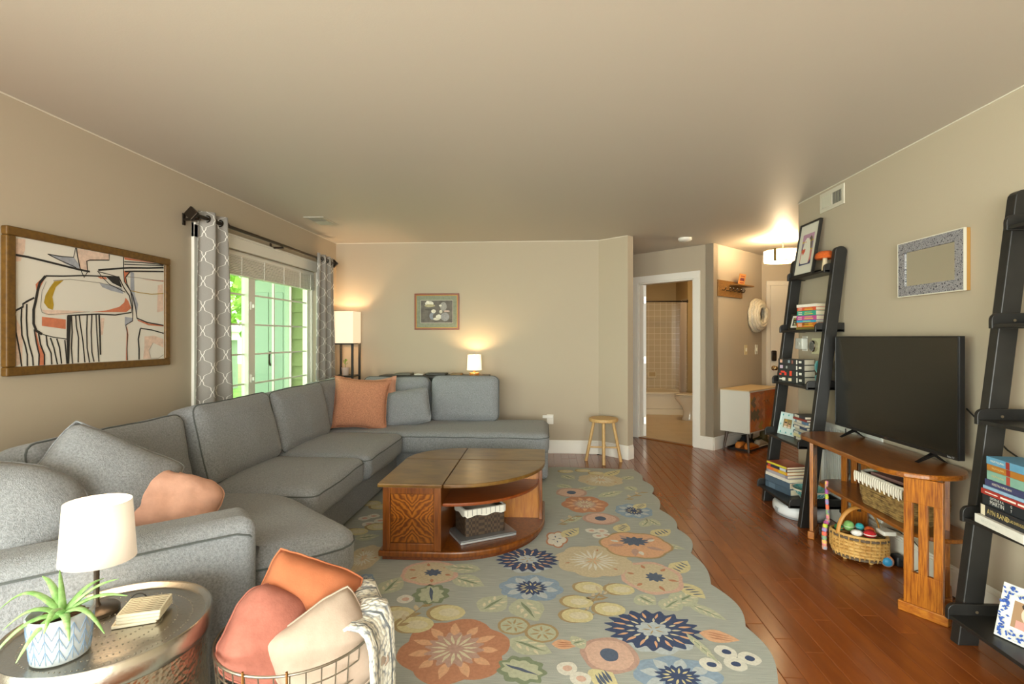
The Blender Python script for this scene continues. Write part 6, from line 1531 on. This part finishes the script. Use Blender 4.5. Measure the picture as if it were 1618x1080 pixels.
for a in (.7, 2.4, 3.9, 5.5):
    g = G(); g.lathe([(.010, .001), (.013, .008), (.008, .015)], 10, (.09 * math.cos(a), .062 * math.sin(a), 0)); g.X(MQ); obj('foot', g, SPL, t, smooth=60)
def ball(name, label, p, r, hx, sq=1.0, extra=None):
    t = thing(name, label, 'toy', p); g = G(); g.lathe([(r * math.sin(PI * i / 10) + .0002, -r * sq * math.cos(PI * i / 10)) for i in range(11)], 16, p, cap=False); g.wob(r * .12, 25); obj('body', g, mat(hx, .9, var=.15, vs=60), t, smooth=60)
    g = G(); g.tube([(p[0] + r * 1.0 * math.cos(a), p[1] + r * 1.0 * math.sin(a), p[2]) for a in [2 * PI * i / 20 for i in range(20)]], r * .08, 5, closed=True); obj('band', g, mat(extra or '#e8e4dc', .9), t, smooth=60)
def tq(x, y, z): return tuple(MQ @ V((x, y, z)))
ball('plush_ball', 'fuzzy green toy ball in the splint basket', tq(-.055, .035, .178), .030, '#86b86a', 1, '#c5d4b8')
ball('plush_toy', 'red plush toy at the front of the splint basket', tq(.055, -.02, .170), .034, '#c4232a', .6, '#f0ece6')
ball('plush_toy', 'white plush toy at the front of the splint basket', tq(-.005, -.055, .172), .030, '#e9e4e0', .65, '#cfc8c4')
ball('plush_toy', 'orange plush toy at the back of the splint basket', tq(.05, .045, .175), .027, '#d55a22', .7, '#e8b060')
ball('plush_ball', 'turquoise toy ball in the middle of the splint basket', tq(.0, .05, .180), .022, '#2fa6b0', 1, '#8fd4d8')
ball('plush_toy', 'dark green knot toy at the left end of the splint basket', tq(-.10, -.005, .170), .024, '#2f7a48', .8, '#d98a3c')
# rope toy leaning on the basket
t = thing('rope_toy', 'multicoloured fabric rope toy leaning on the splint basket', 'toy', (1.78, 3.33, 0))
RPC = ['#c9569a', '#e07a2c', '#7a4fa0', '#e0c23a', '#3f9fc0', '#cf4f6a', '#7ab648']
pts = [(1.815, 3.42, .405), (1.803, 3.40, .36), (1.795, 3.38, .30), (1.788, 3.36, .24), (1.778, 3.335, .185), (1.755, 3.32, .165), (1.745, 3.315, .12), (1.742, 3.31, .07), (1.742, 3.305, .012)]
for i in range(len(pts) - 1):
    a, b = V(pts[i]), V(pts[i + 1]); rr = .011 if i < 4 else .016
    for k in range(2):
        g = G(); p, q = a.lerp(b, k / 2), a.lerp(b, (k + 1) / 2); g.tube([p, p.lerp(q, .5) + V((.001, 0, 0)), q], [rr * .85, rr, rr * .85], 8); obj('fabric_wrap', g, mat(RPC[(i * 2 + k) % 7], .85, c2=RPC[(i * 2 + k + 3) % 7], vs=60), t, smooth=60)
# blue toy ball and black adapter on the floor, cable to the wall
t = thing('toy_ball', 'blue and orange rubber ball on the floor under the stand', 'toy', (1.985, 3.10, 0))
g = G(); g.lathe([(.033 * math.sin(PI * i / 12) + .0002, .034 - .033 * math.cos(PI * i / 12)) for i in range(13)], 24, (1.985, 3.10, 0), cap=False); obj('body', g, mat('#d98a4a', .5), t, smooth=60)
for s_ in (-1, 1):
    g = G(); g.lathe([(.0285 - .0002, .0175), (.02, .0275), (.010, .0325), (.0004, .0338)], 20, cap=False); v_ = V((-.52, -.85, .1)) * s_; M = T(1.985, 3.10, .034) @ v_.to_track_quat('Z', 'Y').to_matrix().to_4x4(); g.X(M); obj('blue_cap', g, mat('#2b86b8', .5), t, smooth=60)
t = thing('power_adapter', 'black power adapter on the floor by the baseboard', 'adapter', (2.06, 3.13, 0))
g = G(); g.soft(rrect(2.035, 3.09, 2.088, 3.16, .012), .001, .062, .012); obj('body', g, mat('#1c1d22', .45), t, smooth=50)
g = G(); g.tube([(2.06, 3.09, .04), (2.07, 3.02, .01), (2.08, 2.95, .06), (2.085, 2.95, .14), (2.08, 3.02, .18), (2.06, 3.12, .20), (2.05, 3.2, .19)], .003, 6); obj('cord', g, BLACK, t, smooth=60)
t = thing('charger', 'white charger block behind the splint basket', 'charger', (2.03, 3.19, .15))
g = G(); g.soft(rrect(1.985, 3.13, 2.06, 3.21, .01), .165, .19, .006); g.X(T(0, 0, 0)); obj('body', g, WHITE, t, smooth=50)
g = G(); g.box(2.06, 3.155, .168, 2.10, 3.175, .182); obj('prong', g, NICKEL, t)

# ================================================================ RIGHT WALL
t = thing('wall_mirror', 'rectangular mirror with a grey mosaic frame above the television', 'mirror', (XR - .02, 2.915, 1.57))
MOS, N, L, bs_ = nodes_mat('mosaic', .35)
tc = N.new('ShaderNodeTexCoord'); vo = N.new('ShaderNodeTexVoronoi'); vo.inputs['Scale'].default_value = 95; L.new(tc.outputs['Object'], vo.inputs['Vector'])
vo2 = N.new('ShaderNodeTexVoronoi'); vo2.feature = 'DISTANCE_TO_EDGE'; vo2.inputs['Scale'].default_value = 95; L.new(tc.outputs['Object'], vo2.inputs['Vector'])
rp = N.new('ShaderNodeValToRGB'); e_ = rp.color_ramp.elements; e_[0].color = lin('#3a3846'); e_[1].color = lin('#8a8890'); e_[0].position = .1; sx_ = N.new('ShaderNodeSeparateColor'); L.new(vo.outputs['Color'], sx_.inputs[0]); L.new(sx_.outputs[0], rp.inputs[0])
mx = N.new('ShaderNodeMix'); mx.data_type = 'RGBA'; L.new(math_n(N, L, 'LESS_THAN', vo2.outputs['Distance'], .09), mx.inputs['Factor']); L.new(rp.outputs[0], mx.inputs['A']); mx.inputs['B'].default_value = lin('#9a989a'); L.new(mx.outputs['Result'], bs_.inputs['Base Color'])
my0, my1, mz0, mz1 = 2.68, 3.15, 1.568, 1.872
fx = XR - .032
for b in ((my0, mz0, my1, mz0 + .055), (my0, mz1 - .055, my1, mz1), (my0, mz0 + .055, my0 + .055, mz1 - .055), (my1 - .055, mz0 + .055, my1, mz1 - .055)):
    g = G(); g.box(fx, b[0], b[1], XR - .012, b[2], b[3]); obj('mosaic_rail', g, MOS, t, bevel=.001)
g = G(); g.box(XR - .024, my0 - .004, mz0 - .004, XR - .001, my1 + .004, mz1 + .004); obj('wood_back', g, mat('#b98a48', .5), t, bevel=.001)
for b in ((my0 - .005, mz0 - .005, my1 + .005, mz0), (my0 - .005, mz1, my1 + .005, mz1 + .005), (my0 - .005, mz0, my0, mz1), (my1, mz0, my1 + .005, mz1)):
    g = G(); g.box(fx - .001, b[0], b[1], XR - .02, b[2], b[3]); obj('edge_strip', g, mat('#d8d4c6', .4), t)
g = G(); g.box(fx + .006, my0 + .05, mz0 + .05, fx + .008, my1 - .05, mz1 - .05); obj('glass', g, mat('#d8dad4', .02, 1.0), t)
# thermostat cluster behind the ladder
t = thing('round_thermostat', 'chrome round dial on a cream plate behind the far ladder', 'thermostat', (XR, 4.10, 1.265))
g = G(); g.box(XR - .008, 4.03, 1.20, XR, 4.175, 1.325); obj('plate', g, mat('#d8d2ae', .5), t, bevel=.003)
g = G(); g.lathe([(.045, 0), (.045, .02), (.038, .026), (.001, .026)], 28); g.X(T(XR - .008, 4.125, 1.262) @ RY(-PI / 2)); obj('dial', g, CHROME, t, smooth=40)
g = G(); g.lathe([(.032, .0265), (.001, .0275)], 28, cap=False); g.X(T(XR - .008, 4.125, 1.262) @ RY(-PI / 2)); obj('face', g, mat('#6a675e', .2), t, smooth=40)
t = thing('plug_in_device', 'white box plugged in beside the round dial', 'device', (XR, 4.30, 1.28))
g = G(); g.box(XR - .055, 4.23, 1.235, XR - .006, 4.345, 1.325); obj('body', g, mat('#dadad2', .4), t, bevel=.008)
g = G(); g.box(XR - .006, 4.25, 1.22, XR, 4.33, 1.34); obj('plate', g, WHITE, t, bevel=.002)
g = G(); g.lathe([(.018, 0), (.016, .004), (.001, .005)], 16); g.X(T(XR - .055, 4.285, 1.28) @ RY(-PI / 2)); obj('button', g, mat('#c4c4ba', .4), t, smooth=40)
# return-air grille low on the wall
t = thing('return_grille', 'white ribbed return-air grille low behind the television stand', 'vent', (XR, 3.68, .18))
for b in ((3.33, .17, 4.03, .20), (3.33, .67, 4.03, .70), (3.33, .20, 3.36, .67), (4.0, .20, 4.03, .67), (3.67, .20, 3.69, .67)):
    g = G(); g.box(XR - .012, b[0], b[1], XR, b[2], b[3]); obj('frame_rail', g, mat('#dfe0da', .45), t, bevel=.002)
for i in range(26):
    y = 3.372 + i * .0246
    if 3.66 < y < 3.70: continue
    g = G(); g.box(XR - .010, y - .008, .20, XR - .003, y + .004, .67); obj('rib', g, mat('#d3d5cf', .45), t)
g = G(); g.box(XR - .002, 3.34, .18, XR - .0005, 4.02, .69); obj('backing', g, mat('#6f706a', .8), t)
# outlet seen in the screen side wall, left of the window end (reflected)
